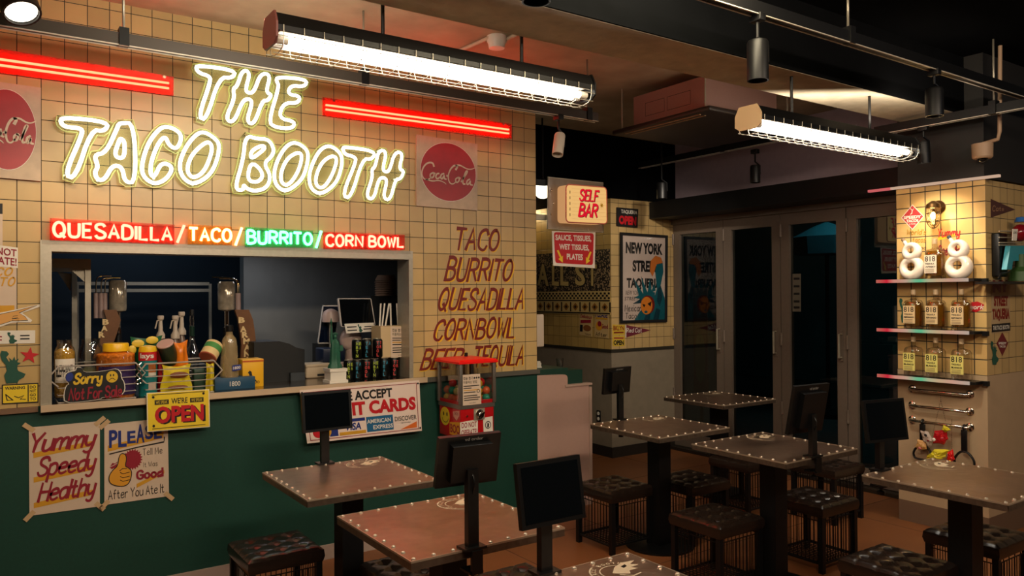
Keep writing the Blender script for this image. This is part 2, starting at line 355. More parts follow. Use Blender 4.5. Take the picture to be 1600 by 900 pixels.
# ------------------------------------------------------------------ shared materials
Z0 = 2.22868
M_TILE = tile_mat('cream_wall_tile', (190, 160, 106), (26, 34, 38), .1, 0, Z0, 'x')
M_TILEY = tile_mat('cream_column_tile', (200, 165, 105), (30, 34, 34), .1, -1.525, 1.03, 'y', gw=.045)
M_TILEX2 = tile_mat('cream_pillar_tile', (188, 158, 106), (40, 38, 30), .1, 1.69, 1.03, 'x')
M_TILEY2 = tile_mat('cream_alcove_tile', (180, 148, 84), (96, 74, 36), .1, 1.105, 1.03, 'y')
M_GREEN = mat('dark_green_paint', (3, 60, 48), .6, noise=.25, nscale=60)
M_PLASTER = mat('grey_plaster', (128, 116, 98), .8, noise=.15, nscale=14, bump=.1)
M_FLOOR = tile_mat('brown_concrete_floor', (128, 78, 42), (70, 44, 28), .8, .2, -.4, 'x', gw=.006, rough=.45, var=.3, floor=True)
M_BASE = mat('pale_pink_baseboard', (168, 148, 136), .7, noise=.1, nscale=8)
M_CEIL = mat('bare_concrete_ceiling', (168, 150, 122), .85, noise=.4, nscale=5, bump=.5)
M_DCEIL = mat('black_painted_concrete', (9, 10, 12), 1, noise=.4, nscale=6, spec=.05)
M_BEAM = mat('rough_grey_concrete', (190, 178, 154), .9, noise=.35, nscale=12, bump=.7)
M_BLACK = mat('matte_black_metal', (12, 12, 13), .45, .3, noise=.2, nscale=40)
M_BLK = mat('black_plastic', (9, 10, 11), .35)
M_STEEL = mat('brushed_steel', (176, 168, 150), .38, .55, noise=.15, nscale=50)
M_CHROME = mat('chrome', (215, 212, 205), .08, 1.0)
M_DFRAME = mat('bronze_grey_door_frame', (120, 106, 94), .45, .3, noise=.1, nscale=50)
M_WHITE = mat('white_enamel', (225, 218, 205), .35)
M_PAPER = mat('cream_paper', (208, 186, 164), .7, noise=.04, nscale=25)
M_RED = mat('sign_red', (190, 24, 34), .45)
M_DRED = mat('brush_red', (120, 22, 12), .5)
M_CRIM = mat('crimson_ink', (142, 18, 40), .6)
M_YEL = mat('sign_yellow', (232, 200, 40), .5)
M_OCH = mat('ochre_ink', (206, 150, 30), .6)
M_INK = mat('black_ink', (18, 16, 16), .55)
M_NAVY = mat('navy_ink', (24, 44, 120), .5)
M_WOOD = mat('brown_wood', (110, 66, 24), .5, noise=.3, nscale=30)
M_ACRYL = clear('clear_acrylic', (.96, .96, .96), .03)
M_GLASS = clear('clear_glass', (.93, .95, .94), .06)
M_DGLASS = clear('dark_door_glass', (.42, .5, .5), .07, .0)
M_DARK = mat('kitchen_dark_wall', (26, 34, 42), .6, noise=.3, nscale=4)

# ------------------------------------------------------------------ the room
XR, XD, YP = 1.96, 2.56, 1.105      # column face, door wall, pillar face
WL, WR, WB, WT = -2.985, -1.0, 1.03, 1.82   # kitchen hatch
m = MB(); m.box((-5.2, -6.5, -.1), (XD+.1, 4.0, 0), M_FLOOR); struct(m, 'floor')
m = MB(); m.box((-5.2, -1.63, 3.07), (XD+.2, 4.0, 3.2), M_CEIL); m.box((-5.2, -6.5, 3.07), (XD+.2, -1.97, 3.2), M_DCEIL); struct(m, 'ceiling')
m = MB(); m.box((-5.2, -1.965, 2.7), (XD, -1.63, 3.12), M_BEAM)
m.box((-5.2, -1.975, 2.702), (XD, -1.965, 3.12), M_DCEIL); struct(m, 'ceiling_beam')
m = MB(); T = .15
m.box((-5.2, 0, WB), (WL, T, 3.07), M_TILE); m.box((WR, 0, WB), (0, T, 3.07), M_TILE); m.box((WL, 0, WT), (WR, T, 3.07), M_TILE); struct(m, 'wall_front')
m = MB(); m.box((-5.2, .0, .085), (0, T, WB), M_GREEN); struct(m, 'wall_wainscot')
m = MB(); m.box((-5.2, -.012, 0), (0, T, .085), M_BASE); struct(m, 'baseboard_front')
m = MB(); m.box((-5.2, -.018, 1.005), (WL-.03, 0, 1.03), mat('brown_lit_rail', (120, 92, 70), .5)); struct(m, 'trim_1')  # brownish light on the grey rail is put into its colour
m = MB(); m.box((WR+.0, -.02, 1.0), (.012, 0, 1.03), mat('grey_rail', (84, 82, 74), .5)); struct(m, 'trim_2')
# kitchen hatch frame and counter
m = MB(); s = .028
m.box((WL-.02, -.014, WB), (WL+s, T, WT+.02), M_STEEL); m.box((WR-.012, -.014, WB), (WR+.016, T, WT+.02), M_STEEL)
m.box((WL+s, -.014, WT-.035), (WR-.012, T, WT+.02), M_STEEL)
w1 = m.build('window_1'); w1['kind'] = 'structure'
m = MB(); m.box((WL-.02, -.04, 1.0), (WR+.1, .62, 1.036), mat('worktop_steel', (150, 140, 130), .22, 1.0, noise=.15, nscale=30)); m.box((WL-.02, -.046, 1.004), (WR+.1, -.04, 1.037), mat('pale_steel_lip', (206, 182, 152), .4, .2)); struct(m, 'window_sill_1')
# kitchen behind the hatch
m = MB(); m.box((-5.2, 3.2, 0), (1.6, 3.3, 3.07), M_DARK); struct(m, 'wall_kitchen')
m = MB(); m.box((-4.2, .15, 0), (-4.1, 3.2, 3.07), M_DARK); struct(m, 'wall_kitchen_left')
m = MB(); a = ay_(381, 500, 1.3); m.box((a.x, 1.3, 0), (-.05, 1.4, 3.07), mat('kitchen_steel_panel', (112, 114, 112), .5, .2, noise=.25, nscale=5)); struct(m, 'wall_kitchen_partition')
m = MB(); m.box((-.12, .15, 0), (0, 3.2, 3.07), M_DARK); struct(m, 'wall_kitchen_right')
m = MB(); m.box((-5.2, .6, 1.86), (-.05, 1.3, 1.98), mat('kitchen_soffit_paint', (50, 44, 58), .7)); struct(m, 'trim_3')
# pillar and alcove
m = MB(); m.box((1.69, YP, 1.03), (XD, 4.0, 2.47), M_TILEX2)
for f in range(len(m.f)):
    xs = {round(m.v[i].x, 3) for i in m.f[f]}
    if xs == {1.69}: m.mats.append(M_TILEY2) if M_TILEY2 not in m.mats else 0; m.mi[f] = m.mats.index(M_TILEY2)
struct(m, 'wall_pillar')
m = MB(); m.box((1.69, YP, .1), (XD, 4.0, 1.0), M_PLASTER); struct(m, 'wall_pillar_lower')
m = MB(); m.box((1.685, YP-.005, 1.0), (XD, 4.0, 1.03), mat('dark_rail', (44, 40, 32), .5)); m.box((1.688, YP-.006, 0), (XD, 4.0, .1), mat('dark_skirting', (34, 28, 22), .6)); struct(m, 'baseboard_pillar')
m = MB(); m.box((.3, YP-.01, 2.47), (XD, 4.0, 3.07), M_DCEIL); struct(m, 'trim_4')
m = MB(); m.box((0, 3.9, 0), (1.69, 4.0, 3.07), M_DARK); struct(m, 'wall_alcove')
# column by the doors
CY0, CY1 = -2.1, -1.525
m = MB(); m.box((XR, CY0, 1.03), (XD+.5, CY1, 2.265), M_TILEY)
MT = tile_mat('cream_column_side_tile', (186, 156, 104), (36, 36, 32), .1, XR, 1.03, 'x')
for f in range(len(m.f)):
    if {round(m.v[i].y, 3) for i in m.f[f]} == {CY0}: m.mats.append(MT) if MT not in m.mats else 0; m.mi[f] = m.mats.index(MT)
struct(m, 'wall_column')
m = MB(); m.box((XR, CY0, .14), (XD+.5, CY1, 1.03), mat('beige_plaster', (176, 150, 118), .75, noise=.08, nscale=12)); m.box((XR-.002, CY0-.002, 0), (XD+.5, CY1, .14), mat('brown_skirting', (108, 84, 66), .6)); struct(m, 'wall_column_lower')
m = MB(); m.box((XR+.01, CY0+.01, 2.28), (XD+.5, CY1-.01, 3.07), mat('black_board', (30, 28, 27), .6)); struct(m, 'wall_column_upper')
m = MB(); m.box((1.935, -2.19, 2.268), (1.962, -1.5, 2.284), emis('cream_led_edge', (1, .66, .46), .55)); m.box((1.935, -1.5, 2.268), (1.962, -1.335, 2.284), emis('pink_led_edge', (1, .2, .2), .55)); struct(m, 'trim_5')
# other walls, mostly behind the camera
M_BACK = mat('warm_grey_wall', (96, 82, 66), .7)
m = MB(); m.box((-5.3, -6.5, 0), (-5.2, 4.0, 3.07), M_BACK); struct(m, 'wall_left')
m = MB(); m.box((-5.2, -6.6, 0), (XD+.6, -6.5, 3.07), M_BACK); struct(m, 'wall_back')
m = MB(); m.box((XD+.5, -6.5, 0), (XD+.6, CY0, 2.3), M_PLASTER); struct(m, 'wall_right')
# clerestory frame, high above the column
m = MB(); MF = mat('blue_grey_window_frame', (74, 88, 104), .6)
for (y0, y1, z0, z1) in ((-1.4, -6.0, 2.3, 2.42), (-1.4, -6.0, 2.96, 3.07), (-1.62, -1.74, 2.3, 3.07), (-2.3, -2.4, 2.3, 3.07), (-3.2, -3.3, 2.3, 3.07)):
    m.box((XD+.62, min(y0, y1), z0), (XD+.68, max(y0, y1), z1), MF)
struct(m, 'window_2')
# lintel, black steel beam and wall over the doors
m = MB(); m.box((XD, CY1, 2.47), (XD+.1, YP, 3.07), mat('purple_lit_wall', (168, 148, 156), .75, noise=.1, nscale=20)); struct(m, 'wall_over_doors')  # purple light on this wall is put into its colour
m = MB(); m.box((2.2, CY1-.0, 2.3), (XD, YP, 2.462), M_BLACK); struct(m, 'trim_6')
m = MB(); m.box((2.5, CY1, 2.252), (XD+.1, YP, 2.3), M_DFRAME); struct(m, 'trim_7')
m = MB(); m.box((2.45, CY1, 0), (XD+.12, YP, .03), mat('threshold_steel', (60, 54, 46), .4, .6)); struct(m, 'trim_8')
# four glazed folding doors
ys = [YP-.0, .463, -.168, -.794, -1.42]
for k in range(4):
    y1, y0 = ys[k]-.004, ys[k+1]+.004; m = MB(); fw = .085; z0, z1 = .035, 2.25; x0, x1 = XD-.03, XD+.03
    m.box((x0, y1-fw, z0), (x1, y1, z1), M_DFRAME); m.box((x0, y0, z0), (x1, y0+fw, z1), M_DFRAME)
    m.box((x0, y0+fw, z1-.1), (x1, y1-fw, z1), M_DFRAME); m.box((x0, y0+fw, z0), (x1, y1-fw, z0+.13), M_DFRAME)
    d = m.build('door_%d' % (k+1), None, (XD, (y0+y1)/2, 0)); d['kind'] = 'structure'
    g = MB(); g.box((XD-.004, y0+fw, z0+.13), (XD+.004, y1-fw, z1-.1), M_DGLASS); g.build('door_glass', d)
    hd = MB(); yy = y0+.04
    hd.box((x0-.012, yy-.012, 1.0), (x0, yy+.012, 1.25), M_DFRAME)
    hd.tube([(x0-.01, yy, 1.03), (x0-.045, yy, 1.03), (x0-.045, yy, 1.22), (x0-.01, yy, 1.22)], .009, M_STEEL); hd.build('door_handle', d)
    hg = MB()
    for z in (.5, 1.1, 2.05): hg.lathe([(.011, 0), (.011, .11)], (x0-.008, y1-.004, z), M_DFRAME, 10)
    hg.build('hinge', d)
m = MB(); m.box((XD-.02, CY1, .03), (XD+.05, -1.425, 2.25), M_DFRAME); struct(m, 'trim_9')
# outside, at night
m = MB(); m.box((XD+.1, -6, -.06), (9, 6, -.01), mat('night_paving', (58, 56, 54), .9, noise=.3, nscale=6)); struct(m, 'ground')
m = MB(); m.box((8.8, -6, 0), (9, 6, 4), mat('night_facade', (54, 72, 72), .9, noise=.7, nscale=2)); struct(m, 'facade_opposite')

# ------------------------------------------------------------------ neon word sign
M_NEON = emis('white_neon', (1.0, 1.0, .8), 2.9)
M_NBACK = clear('frosted_neon_back', (.93, .94, .86), .0, .6, (170, 170, 120), .1)
M_EDGE = mat('acrylic_edge_glow_tint', (214, 220, 130), .25)  # edge-lit glow of the acrylic is put into this yellow-green
def zA(p): return (80+p[0]/3.6, 80+p[1]/3.6)
def zB(p): return (340+p[0]/3.75, 90+p[1]/3.75)
LET = [
 ('T of the short top word', zA, [[(820,78),(1040,108),(1020,152),(945,145),(872,388),(826,372),(900,162),(885,138),(838,125),(815,102)]]),
 ('H of the short top word', zB, [[(145,72),(192,85),(162,190),(180,208),(214,202),(252,92),(312,98),(282,205),(318,215),(296,252),(262,252),(215,392),(168,376),(205,262),(185,240),(146,252),(96,382),(44,362),(100,240),(90,182),(115,168)]]),
 ('E of the short top word', zB, [[(348,112),(528,128),(510,172),(428,162),(410,215),(486,226),(470,268),(388,264),(355,355),(457,375),(436,418),(335,408),(298,375),(362,165),(345,140)]]),
 ('T starting the second row', zA, [[(60,370),(327,398),(300,452),(225,440),(135,718),(73,697),(180,458),(165,432),(80,427),(52,402)]]),
 ('A in the second row', zA, [[(392,404),(466,404),(477,738),(414,738),(400,650),(345,640),(302,722),(262,726),(243,682),(265,650),(240,583),(308,572),(372,432),(378,414)],[(392,490),(414,508),(411,607),(352,592),(382,502)]]),
 ('C in the second row', zA, [[(632,422),(692,434),(738,475),(710,553),(662,530),(642,474),(600,520),(562,620),(556,690),(580,712),(620,622),(688,650),(652,717),(590,748),(538,726),(508,680),(515,610),(545,520),(590,455)]]),
 ('narrow O in the second row', zA, [[(858,450),(925,492),(948,530),(932,620),(890,702),(800,753),(738,712),(718,640),(750,550),(808,472)],[(872,508),(902,520),(904,570),(862,678),(800,717),(765,682),(770,630),(800,570)]]),
 ('B in the second row', zB, [[(163,456),(235,476),(300,478),(333,540),(315,582),(270,620),(312,690),(292,762),(220,784),(170,768),(152,742),(152,778),(98,772),(150,600)],[(198,545),(260,513),(284,528),(215,584),(192,588)],[(194,610),(250,650),(267,700),(230,733),(172,718)]]),
 ('first O after the B', zB, [[(455,492),(520,533),(533,580),(515,670),(480,732),(400,788),(342,752),(328,680),(350,600),(400,518)],[(470,553),(497,570),(480,650),(440,722),(400,753),(368,722),(374,660),(410,588)]]),
 ('second O after the B', zB, [[(655,512),(715,552),(733,600),(715,690),(680,752),(605,803),(548,772),(533,700),(555,620),(600,538)],[(670,573),(702,590),(680,670),(640,742),(605,768),(573,742),(579,680),(615,608)]]),
 ('T before the final H', zB, [[(733,535),(742,522),(927,548),(905,598),(850,590),(780,828),(728,807),(815,603),(800,580),(745,567)]]),
 ('final H of the second row', zB, [[(943,542),(992,548),(966,655),(985,672),(1008,662),(1038,553),(1087,558),(1062,653),(1094,664),(1072,712),(1042,712),(1012,838),(968,822),(994,722),(975,700),(942,712),(916,833),(868,817),(908,702),(903,655),(924,640)]])]
def grow(p, d):
    n = len(p); A = sum(p[i].x*p[(i+1) % n].z-p[(i+1) % n].x*p[i].z for i in range(n)); sg = 1 if A > 0 else -1; out = []
    for i in range(n):
        e1 = (p[i]-p[i-1]).normalized(); e2 = (p[(i+1) % n]-p[i]).normalized()
        n1 = V((e1.z, 0, -e1.x))*sg; n2 = V((e2.z, 0, -e2.x))*sg; b = n1+n2
        b = b.normalized() if b.length > .1 else n1
        out.append(p[i]+b*d/max(.55, b.dot(n1)))
    return out
for nm, fn, loops in LET:
    pts = [[ay_(*fn(q), -.05) for q in lp] for lp in loops]
    c = sum(pts[0], V())/len(pts[0])
    t = thing('neon_letter', 'white double-tube neon letter, the '+nm, 'neon sign', (c.x, 0, c.z), 'white neon letters on the tiled wall')
    o = chaikin(grow(pts[0], .02), True, 1)
    b = MB(); b.prism([V((q.x, -.030, q.z)) for q in o], (0, -.008, 0), M_NBACK); bk = b.build('backing', t, label='milky clear cut-out backing')
    e = MB(); e.tube([V((q.x, -.034, q.z)) for q in o], .0035, M_EDGE, True, 6); e.build('backing_edge', bk)
    for lp in pts:
        n = MB(); n.tube(chaikin(lp, True, 2), .0098, M_NEON, True, 8); n.build('neon_tube', t)
    for q in (pts[0][0], pts[0][len(pts[0])//2]): st = MB(); st.lathe([(.006, 0), (.006, .03)], (q.x, -.031, q.z), M_CHROME, 8, (0, 1, 0)); st.build('standoff', bk)

# red neon bars
M_RNEON = emis('red_neon', (26, .7, .3), 1.0); M_REDGLOW = clear('red_glow_acrylic', (.97, .97, .97), .03, .1, (235, 12, 14), .5)  # red glow of the tubes is put into the panel colour
def neonbar(tl, tr, br, bl, t1, t2, label):
    f = yface(tl, tr, br, bl, -.02); c = f(.5, .5)
    t = thing('neon_bar', label, 'neon sign', (c.x, 0, c.z), 'red neon bars on the tiled wall')
    b = MB(); f.sheet(b, M_REDGLOW, .004); b.build('acrylic_panel', t)
    for (p, q) in (t1, t2):
        n = MB(); n.tube([ay_(*p, -.036), ay_(*q, -.036)], .006, M_RNEON, False, 10); n.build('neon_tube', t)
    for a in (.05, .95):
        s = MB(); s.lathe([(.008, 0), (.008, .028)], f(a, .1, .008), M_CHROME, 10, (0, 1, 0)); s.build('standoff', t)
neonbar((-60, 67), (271, 120), (271, 150), (-60, 106), ((-60, 84), (264, 130)), ((-60, 93.5), (264, 138)), 'red two-tube neon bar left of the white letters')
neonbar((504, 152), (799, 194), (799, 217), (504, 181), ((509, 164), (795, 202.5)), ((509, 171), (795, 208.5)), 'red two-tube neon bar right of the white letters')

# coloured word strip above the hatch
f = yface((65, 345), (641, 365), (641, 397), (65, 381), -.022)
t = thing('neon_word_strip', 'clear panel of red, amber and green neon words above the kitchen hatch', 'neon sign', tuple(f(.5, 1)))
b = MB(); f.sheet(b, M_ACRYL, .004); b.build('acrylic_panel', t)
NC = {'r': emis('red_word_neon', (16, 1.0, .6), 1), 'o': emis('amber_word_neon', (10, 3.4, 1.0), 1), 'g': emis('green_word_neon', (.8, 9, 3), 1)}
for word, box, k, lab in (('QUESADILLA', ((84, 347), (268, 356), (268, 376), (84, 369)), 'r', 'red neon word'), ('/', ((277, 354), (288, 354), (288, 377), (277, 377)), 'r', 'red neon slash'),
        ('TACO', ((296, 356), (361, 359), (361, 377), (296, 376)), 'o', 'amber neon word'), ('/', ((368, 358), (378, 358), (378, 381), (368, 381)), 'o', 'amber neon slash'),
        ('BURRITO', ((387, 360), (487, 365), (487, 382), (387, 380)), 'g', 'green neon word'), ('/', ((494, 363), (502, 363), (502, 385), (494, 385)), 'g', 'green neon slash'),
        ('CORN BOWL', ((510, 367), (630, 371), (630, 386), (510, 384)), 'r', 'red neon word after the last slash')):
    g = yface(*box, -.033); st, x1, x0 = strokes(word, 2.4, 3.5); n = MB()
    for i, p in st: n.tube([g((q[0]-x0)/(x1-x0), 1-q[1]/10) for q in p], .0072, NC[k], False, 6)
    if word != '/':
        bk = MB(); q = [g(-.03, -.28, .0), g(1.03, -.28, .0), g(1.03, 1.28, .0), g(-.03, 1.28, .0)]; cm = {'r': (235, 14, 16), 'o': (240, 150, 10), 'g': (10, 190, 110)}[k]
        bk.prism([V((p_.x, -.0245, p_.z)) for p_ in q], (0, .002, 0), clear('word_glow_tint_'+k, (.95, .95, .95), .02, .1, cm, .34)); bk.build('glow_tint_plate', t)  # added plate, the neon halo round the word put into its tint
    n.build('neon_slash' if word == '/' else 'neon_word', t, label=lab)

# round drink signs
M_PANEL = mat('speckled_pale_panel', (190, 166, 140), .5, noise=.25, nscale=20)
M_DISC = mat('dark_red_disc', (164, 20, 32), .4, noise=.2, nscale=18)
def script_cc(f, mb, m, bx):
    a, b, c, d = bx; Q = lambda pts, w0, w1=None: f.line(mb, [(a+(c-a)*x, b+(d-b)*y) for x, y in [(q.x, q.y) for q in chaikin([(x, y, 0) for x, y in pts], False, 3)]], w0, m, .0045, w1)
    Q([(.22, .18), (.2, .02), (.1, .06), (.02, .32), (0, .62), (.05, .82), (.12, .8), (.19, .66)], .013, .006)       # C
    Q([(.2, .48), (.15, .56), (.16, .72), (.2, .7), (.23, .56), (.2, .46), (.24, .5)], .010)                               # o
    Q([(.31, .48), (.27, .5), (.25, .66), (.28, .74), (.33, .64)], .010); Q([(.4, .46), (.35, .5), (.34, .68), (.37, .72), (.41, .5), (.4, .68), (.44, .7)], .010)
    Q([(.455, .54), (.475, .55)], .012)
    Q([(.62, .2), (.66, .04), (.6, 0), (.52, .2), (.47, .55), (.5, .86), (.57, .9), (.63, .74)], .014, .006)            # C
    Q([(.66, .56), (.61, .64), (.62, .8), (.66, .78), (.69, .64), (.66, .54), (.7, .58)], .010)
    Q([(.72, .74), (.83, .3), (.84, .2), (.8, .24), (.75, .64), (.75, .84), (.79, .82)], .010)
    Q([(.88, .58), (.83, .64), (.82, .82), (.85, .84), (.9, .62), (.88, .82), (.93, .84)], .010)
    Q([(.62, .02), (.7, -.02), (.82, .12), (.9, .12), (.98, .02)], .012, .004); Q([(.08, .8), (.2, .86), (.3, .78), (.4, .84), (.44, .92)], .011, .004)
def drinksign(corners, disc, bx, label):
    f = yface(*corners, -.018); t = thing('drink_sign', label, 'sign', tuple(f(.5, 1)), 'round red drink signs')
    b = MB(); f.sheet(b, M_PANEL, .016, h=-.016); b.build('panel', t)
    d = MB(); f.disc(d, *disc, M_WHITE, .0005, .001, 48); f.disc(d, disc[0], disc[1], disc[2]*.985, disc[3]*.985, M_DISC, .0015, .001, 48); d.build('disc', t, label='dark red disc')
    w = MB(); script_cc(f, w, mat('aged_white_ink', (222, 200, 176), .6), bx); w.build('lettering', t, label='white script lettering')
drinksign(((651, 210), (746, 225), (746, 329), (651, 321.5)), (.515, .475, .46, .425), (.07, .36, .97, .68), 'round red drink sign on pale panel, right of the neon letters')
drinksign(((-42, 122), (64, 137), (64, 283), (-42, 274)), (.49, .49, .44, .425), (.04, .36, .94, .66), 'round red drink sign on pale panel, cut by the left edge')

# brush-painted menu words
M_MENU = mat('brushed_menu_red', (116, 24, 10), .5); M_MSH = mat('brushed_menu_yellow', (226, 176, 30), .5)
for word, c in (('TACO', ((715, 357), (780, 361), (778, 391), (712, 390))), ('BURRITO', ((700, 403), (802, 407), (798, 437), (695, 438))), ('QUESADILLA', ((690, 452), (819, 452), (816, 482), (684, 484))),
                ('CORNBOWL', ((683, 501), (804, 497), (802, 526), (677, 531))), ('BEER', ((663, 548), (726, 545), (716, 573), (657, 578))), ('TEQUILA', ((744, 543), (819, 540), (816, 568), (741, 573)))):
    f = yface(*c, -.0006); t = thing('painted_word', 'red brush-painted word %s with yellow shadow on cream tiles' % word, 'lettering', tuple(f(.5, 1)), 'painted menu words')
    for dx, dy, h, m_, nm in ((.02, .045, .0, M_MSH, 'yellow_shadow'), (0, 0, .001, M_MENU, 'red_lettering')):
        b = MB(); f.strokes(b, word, (dx, dy, 1+dx, 1+dy), m_, 1.9, 1.25, h, .12, jitter=.35, gap=1.9); b.build(nm, t)

# paper and plastic notices ---------------------------------------------------------------
def notice(name, label, cat, f, draw, m_=None, th=.0016, group=None, extra=None):
    b = MB(); f.sheet(b, m_ or M_PAPER, th); draw(b)
    t = b.single(name, label, cat, group)
    if extra:
        for q in extra: e = MB(); q(e); e.build('tape', t, label='strip of beige masking tape')
    return t
M_TAPE = mat('masking_tape', (196, 164, 122), .7)
f1 = yface((45, 668), (156, 658), (156, 791), (46, 806), -.003)
def d1(b):
    for k, (w, y) in enumerate((('Yummy', .08), ('Speedy', .36), ('Healthy', .65))):
        f1.poly(b, [(.06, y+.21), (.92, y+.14), (.92, y+.2), (.06, y+.27)], M_OCH, .002)
        f1.strokes(b, w, (.06+.06*(k > 0), y, .94, y+.2), M_CRIM, 1.9, 1.3, .0026, .32, gap=1.3)
def tp(b, f, pts):
    for (x, y, ang) in pts:
        c, s = math.cos(ang), math.sin(ang); l, w = .028, .011
        q = [(x*f.W+c*i*l-s*j*w, y*f.H+s*i*l+c*j*w) for i, j in ((-1, -1), (1, -1), (1, 1), (-1, 1))]
        f.poly(b, [(a/f.W, c_/f.H) for a, c_ in q], M_TAPE, .003)
notice('poster', 'poster reading Yummy Speedy Healthy taped to the green wall', 'poster', f1, d1, extra=[lambda b, q=q: tp(b, f1, (q,)) for q in ((0, .0, .7), (.0, 1.0, -.8), (1.0, .0, -.7), (1.0, 1.0, .8))], group='taped posters')
f2 = yface((163, 663), (262, 653), (264, 775), (163, 789), -.003)
def d2(b):
    f2.poly(b, [(.05, .27), (.93, .17), (.92, .25), (.05, .345)], M_OCH, .002); f2.line(b, [(.08, .375), (.5, .33), (.93, .3), (.94, .24)], .006, M_INK)
    for i, ch in enumerate('PLEASE'): f2.text(b, ch, (.07+.14*i, .08+.03*(i % 3)-.012*i, .2+.14*i, .3+.02*(i % 2)-.014*i), M_NAVY, .0034, .03)
    st = []
    for k in range(44):
        a = 2*PI*k/44; r = 1 if k % 2 else .8; st.append((.43+.16*r*math.cos(a), .475+.135*r*math.sin(a)))
    f2.poly(b, st, M_CRIM, .002)
    hand = [(.22, .42), (.26, .38), (.32, .4), (.34, .46), (.31, .55), (.36, .57), (.42, .62), (.4, .72), (.36, .78), (.28, .8), (.17, .78), (.08, .74), (.06, .66), (.12, .58), (.2, .54)]
    hp = [(q.x, q.y) for q in chaikin([(x, y, 0) for x, y in hand], True, 2)]
    f2.poly(b, hp, M_YEL if False else mat('mustard_ink', (214, 150, 36), .6), .0028); f2.line(b, hp+hp[:2], .004, M_INK, .0042)
    for y in (.62, .67, .715): f2.line(b, [(.24, y), (.28, y+.02), (.38, y+.01)], .003, M_INK, .0044)
    f2.line(b, [(.23, .6), (.27, .575), (.34, .58)], .003, M_INK, .0044)
    for (x, y) in ((.14, .52), (.86, .7)): f2.poly(b, [(x-.06, y+.02), (x-.02, y-.03), (x+.02, y-.02), (x+.06, y-.04), (x+.04, y+.03), (x-.03, y+.045)], M_CRIM, .0028); f2.line(b, [(x-.05, y+.015), (x, y), (x+.05, y-.02)], .003, M_PAPER, .0042)
    f2.strokes(b, 'Tell Me', (.59, .36, .9, .44), M_INK, .9, .9, .003); f2.strokes(b, 'It Was', (.6, .53, .82, .59), M_INK, .8, .8, .003)
    f2.poly(b, [(.49, .79), (.93, .66), (.93, .7), (.49, .84)], M_OCH, .0026)
    f2.strokes(b, 'Good', (.5, .63, .9, .73), M_CRIM, 2.4, 2.4, .0034, gap=2.2); f2.strokes(b, 'After You Ate It', (.06, .83, .92, .94), M_INK, 1.0, 1.0, .003, gap=1.8)
notice('poster', 'poster with a thumbs-up hand reading PLEASE Tell Me It Was Good', 'poster', f2, d2, extra=[lambda b, q=q: tp(b, f2, (q,)) for q in ((0.0, .0, -.7), (.0, 1.0, -.8), (1.0, 1.0, .8))], group='taped posters')
f3 = yface((229, 614), (327, 608), (328, 667), (230, 675), -.062)
def d3(b):
    f3.sheet(b, M_YEL, .0006, (.015, .02, .985, .98), .0015)
    for y in (.06, .93): f3.line(b, [(.08, y), (.92, y-.01)], .003, M_INK)
    f3.text(b, "WE'RE", (.38, .17, .64, .32), M_INK, .003, .02)
    for x in (.12, .68): f3.poly(b, [(x, .2), (x+.22, .2), (x+.22, .32), (x, .32)], M_INK, .0026); f3.text(b, 'WE SPEAK', (x+.02, .22, x+.2, .3), M_YEL, .0036)
    f3.text(b, 'OPEN', (.15, .4, .93, .84), M_INK, .003, .05); f3.text(b, 'OPEN', (.12, .37, .9, .81), M_RED, .0036, .04)
    for x, y in ((.1, .12), (.9, .1), (.1, .86), (.9, .8)): f3.disc(b, x, y, .02, .035, M_INK, .003)
notice('open_sign', "yellow WE'RE OPEN board hung on the worktop edge below the right basket", 'sign', f3, d3, mat('board_edge', (230, 220, 190), .5), .0012)
f4 = yface((468, 610), (655, 594), (659, 673), (480, 693), -.058)
def d4(b):
    for a, c in (((.03, .05), (.97, .05)), ((.97, .05), (.97, .95)), ((.97, .95), (.03, .95)), ((.03, .95), (.03, .05))): f4.line(b, [a, c], .004, M_CRIM, .003)
    f4.text(b, 'WE ACCEPT', (.27, .1, .75, .28), M_INK, .003, .035); f4.text(b, 'CREDIT CARDS', (.06, .31, .955, .57), M_RED, .003, .05)
    f4.poly(b, [(.505, .62), (.74, .62), (.74, .91), (.505, .91)], mat('card_blue', (24, 96, 140), .5), .002)
    f4.text(b, 'AMERICAN', (.51, .67, .72, .75), M_WHITE, .003, .02); f4.text(b, 'EXPRESS', (.56, .79, .735, .87), M_WHITE, .003, .02)
    f4.poly(b, [(.27, .62), (.495, .62), (.495, .68), (.27, .68)], M_NAVY, .002); f4.poly(b, [(.27, .86), (.495, .86), (.495, .92), (.27, .92)], M_OCH, .002); f4.text(b, 'VISA', (.32, .7, .46, .84), M_NAVY, .003, .03, .15)
    f4.text(b, 'DISCOVER', (.755, .67, .955, .76), M_INK, .003, .01); f4.text(b, 'NETWORK', (.81, .79, .9, .815), M_INK, .003)
    f4.poly(b, [(.8, .93), (.955, .8), (.955, .92)], mat('card_orange', (220, 110, 40), .5), .002)
    f4.disc(b, .1, .82, .045, .1, M_RED, .002); f4.disc(b, .16, .82, .045, .1, M_OCH, .0024); f4.poly(b, [(.19, .62), (.26, .62), (.26, .92), (.19, .92)], M_NAVY, .0015)
    for x, y in ((.015, .05), (.985, .06), (.985, .94)): f4.disc(b, x, y, .008, .02, M_INK, .003)
notice('card_sign', 'white WE ACCEPT CREDIT CARDS board hung from the worktop edge', 'sign', f4, d4, mat('board_white', (232, 212, 200), .45), .0012)

